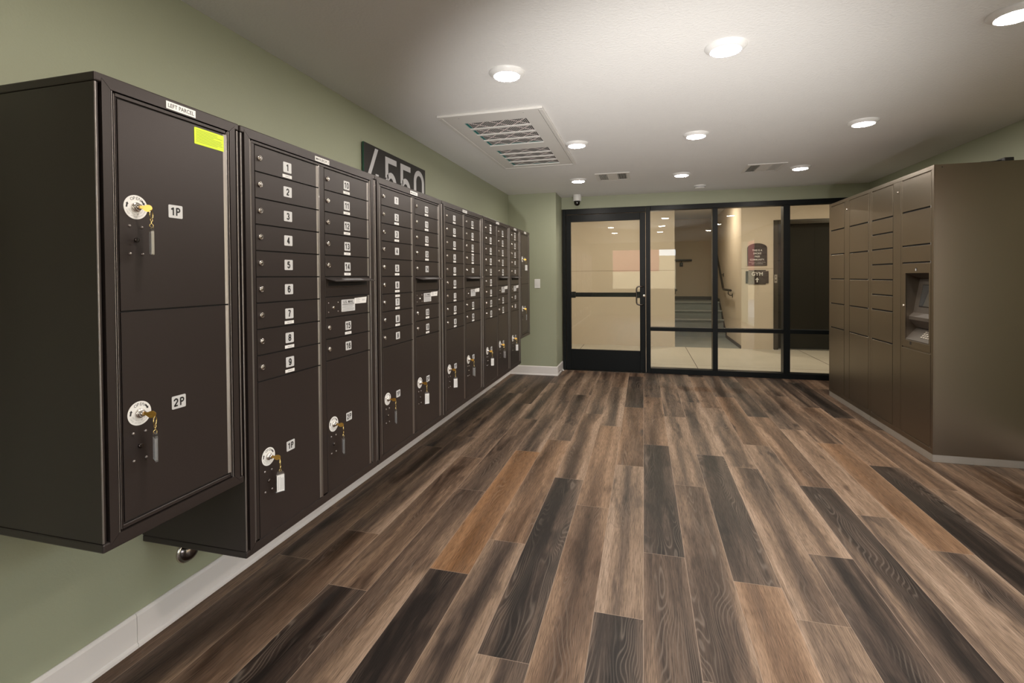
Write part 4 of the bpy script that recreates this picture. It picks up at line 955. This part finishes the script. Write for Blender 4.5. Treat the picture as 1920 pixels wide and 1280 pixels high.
# ceiling lights
def ceiling_light(x, y, z, label, lens='lens_room', group='round ceiling lights', src=None):
    if src is not None:
        r = src.copy(); COL.objects.link(r); r.location = (x, y, z); r['label'] = label; r['group'] = group
        for c in src.children:
            q = c.copy(); COL.objects.link(q); q.parent = r
        return r
    t = thing('ceiling_light', label, 'ceiling light', (x, y, z), group)
    m = MB(); m.lathe(0, 0, [(0.093, 0.0), (0.093, -0.004), (0.090, -0.008), (0.076, -0.019), (0.071, -0.0228), (0.067, -0.0215)], 'white_plastic', 40, cap0=False, cap1=False); m.build('trim_ring', t)
    m = MB(); m.lathe(0, 0, [(0.0670, -0.0195), (0.0660, -0.0222), (0.060, -0.0240), (0.045, -0.0256), (0.02, -0.0264)], lens, 36, cap0=False); m.build('lens', t)
    return t
L = [(-0.6867, 2.484, 'round ceiling light between the viewer and the big ceiling grille'), (0.372, 2.484, 'middle ceiling light of the front row'), (1.47, 2.484, 'ceiling light cut off by the top right corner'),
     (-0.5160, 3.962, 'ceiling light touching the right edge of the big ceiling grille'), (0.384, 3.955, 'middle ceiling light of the second row, right of the big grille'), (1.484, 3.962, 'ceiling light of the second row in front of the package lockers'),
     (-0.6967, 5.452, 'ceiling light immediately left of the left small ceiling vent'), (0.385, 5.452, 'ceiling light midway between the two small ceiling vents'), (1.500, 5.452, 'ceiling light immediately right of the right small ceiling vent')]
src = None
for x, y, lb in L:
    r = ceiling_light(x, y, ZC, lb, src=src); src = src or r
for x in (-0.6867, 0.378, 1.48): ceiling_light(x, 1.02, ZC, 'unseen round ceiling light added in a row above the viewer', group='added ceiling lights above the viewer', src=src)  # unseen row, added to light the low near left wall
hs_ = None
for x, y in ((-2.4, 7.95), (-0.3, 7.95), (1.6, 7.95), (3.6, 7.95), (1.07, 9.75)):  # last light is added, unseen, to brighten the stairwell
    r = ceiling_light(x, y, ZHC, 'unseen round ceiling light above corridor and stairs', 'lens_hall', 'corridor ceiling lights', src=hs_); hs_ = hs_ or r

# supply vents
def vent(x0, x1, y0, y1, label, src=None):
    cx, cy = (x0+x1)/2, (y0+y1)/2; w, h = (x1-x0)/2, (y1-y0)/2
    if src is not None:
        r = src.copy(); COL.objects.link(r); r.location = (cx, cy, ZC); r['label'] = label
        for c in src.children:
            q = c.copy(); COL.objects.link(q); q.parent = r
        return r
    t = thing('ceiling_vent', label, 'ceiling vent', (cx, cy, ZC), 'small ceiling vents')
    m = MB(); b = 0.035
    m.box(-w, w, -h, -h+b, -0.008, 0, 'grille_white', 0.002); m.box(-w, w, h-b, h, -0.008, 0, 'grille_white', 0.002); m.box(-w, -w+b, -h+b, h-b, -0.008, 0, 'grille_white', 0.002); m.box(w-b, w, -h+b, h-b, -0.008, 0, 'grille_white', 0.002)
    m.box(-0.055, 0.055, -h+b, h-b, -0.007, -0.001, 'grille_white', 0.001); m.build('frame', t)
    m = MB(); m.box(-w+b, w-b, -h+b, h-b, -0.0012, -0.0004, 'duct_dark_pleat_shade'); m.build('backing', t)
    for sg in (-1, 1):
        m = MB(); a0, a1 = 0.055, w-b
        n = 6
        for i in range(n):
            x = sg*(a0+(a1-a0)*(i+0.5)/n)
            m.add([(x-0.002, -h+b, -0.0015), (x+0.002, -h+b, -0.0015), (x+0.002+sg*0.0025, -h+b, -0.008), (x-0.002+sg*0.0025, -h+b, -0.008),
                   (x-0.002, h-b, -0.0015), (x+0.002, h-b, -0.0015), (x+0.002+sg*0.0025, h-b, -0.008), (x-0.002+sg*0.0025, h-b, -0.008)],
                  [(0, 1, 2, 3), (7, 6, 5, 4), (0, 4, 5, 1), (1, 5, 6, 2), (2, 6, 7, 3), (3, 7, 4, 0)], 'grille_white')
        m.build('louvers', t)
    return t
v1 = vent(-0.492, -0.138, 5.18, 5.57, 'small louvered ceiling vent on the left, beside a ceiling light')
vent(0.975, 1.320, 5.18, 5.57, 'small louvered ceiling vent on the right, towards the package lockers', src=v1)

# big return-air grille
cx, cy = -0.962, 3.825
t = thing('return_air_grille', 'large white ceiling return grille with pleated filters showing', 'ceiling grille', (cx, cy, ZC))
hw_, hh_ = 0.355, 0.812
m = MB()
for (a0, a1, b0, b1) in ((-hw_, hw_, -hh_, -hh_+0.03), (-hw_, hw_, hh_-0.03, hh_), (-hw_, -hw_+0.03, -hh_+0.03, hh_-0.03), (hw_-0.03, hw_, -hh_+0.03, hh_-0.03)): m.box(a0, a1, b0, b1, -0.017, 0, 'grille_white', 0.004, 2)
m.build('outer_frame', t)
Gs = [(3.185-cy, 3.795-cy), (3.945-cy, 4.53-cy)]; gx0, gx1 = -1.19-cx, -0.748-cx
m = MB(); zz0, zz1 = -0.014, -0.006
m.box(-hw_+0.033, gx0, -hh_+0.033, hh_-0.033, zz0, zz1, 'grille_white'); m.box(gx1, hw_-0.033, -hh_+0.033, hh_-0.033, zz0, zz1, 'grille_white')
yy = [-hh_+0.033, Gs[0][0], Gs[0][1], Gs[1][0], Gs[1][1], hh_-0.033]
for a, b in ((yy[0], yy[1]), (yy[2], yy[3]), (yy[4], yy[5])): m.box(gx0, gx1, a, b, zz0, zz1, 'grille_white')
for g0, g1 in Gs:
    for i in (1, 2, 3):
        y = g0+(g1-g0)*i/4; m.box(gx0, gx1, y-0.012, y+0.012, zz0, zz1, 'grille_white')
for x in (-0.22, 0.22):
    for y in (-hh_+0.06, hh_-0.06): m.lathe(x, y, [(0.004, zz0), (0.003, zz0-0.001)], 'grey_ink', 8)
m.build('door_panel', t)
for g0, g1 in Gs:
    f = MB(); n = 34
    for i in range(n):
        xa = gx0+0.016+(gx1-gx0-0.016)*i/n; xb = gx0+0.016+(gx1-gx0-0.016)*(i+1)/n; xm = (xa+xb)/2
        f.add([(xa, g0, -0.0012), (xm, g0, -0.0072), (xb, g0, -0.0012), (xa, g1, -0.0012), (xm, g1, -0.0072), (xb, g1, -0.0012)], [(0, 3, 4, 1), (1, 4, 5, 2)], 'filter_paper')
        f.add([(xb-0.0042, g0, -0.0045), (xb+0.0042, g0, -0.0045), (xb+0.0042, g1, -0.0045), (xb-0.0042, g1, -0.0045)], [(0, 3, 2, 1)], 'duct_dark_pleat_shade')  # dark strips paint shade into the pleat valleys
    fl = f.build('filter', t)
    e = MB(); e.box(gx0, gx0+0.016, g0, g1, -0.0055, -0.0005, 'filter_edge'); e.box(gx0, gx1, g1-0.018, g1, -0.0060, -0.0045, 'filter_edge'); e.build('filter_edge', fl)
    wv = MB(); 
    for i in range(4):
        ya, yb = g0+(g1-g0)*i/4, g0+(g1-g0)*(i+1)/4
        k = 3
        for j in range(k):
            xa = gx0+0.016+(gx1-gx0-0.016)*j/k; xb = gx0+0.016+(gx1-gx0-0.016)*(j+1)/k
            for p, q in (((xa, ya), (xb, yb)), ((xa, yb), (xb, ya))):
                wv.ribbon([p, q], 0.0032, -0.0085, -0.0076, 'wire')
    wv.build('filter_mesh', fl)

# ================================================================== STREET SEEN ONLY IN THE GLASS
wbox('ground_street', -14, 14, -16, YFR-0.2, -0.1, -0.02, 'asphalt'); wbox('ground_side', XR+0.16, 14, YFR-0.2, 5, -0.1, -0.02, 'asphalt')
sf = MB(); rn = random.Random(11); x = -14.0
while x < 14:
    w_ = rn.uniform(0.5, 1.6); h_ = rn.choice([1.9, 2.15, 2.35, 2.7, 3.0]) if x < 2.6 else 3.4; sf.box(x, x+w_, -15, -14.6, -0.02, 1.5, 'street_cream'); sf.box(x, x+w_, -15, -14.62, 1.5, h_, rn.choice(['street_red', 'street_cream', 'street_red', 'asphalt'])); x += w_
struct(sf.build('wall_street'))
wbox('wall_sky_block', 9.0, 9.4, -12, 14, -0.02, 3.3, 'street_cream')  # unseen wall added to block low sky reflected in the glass
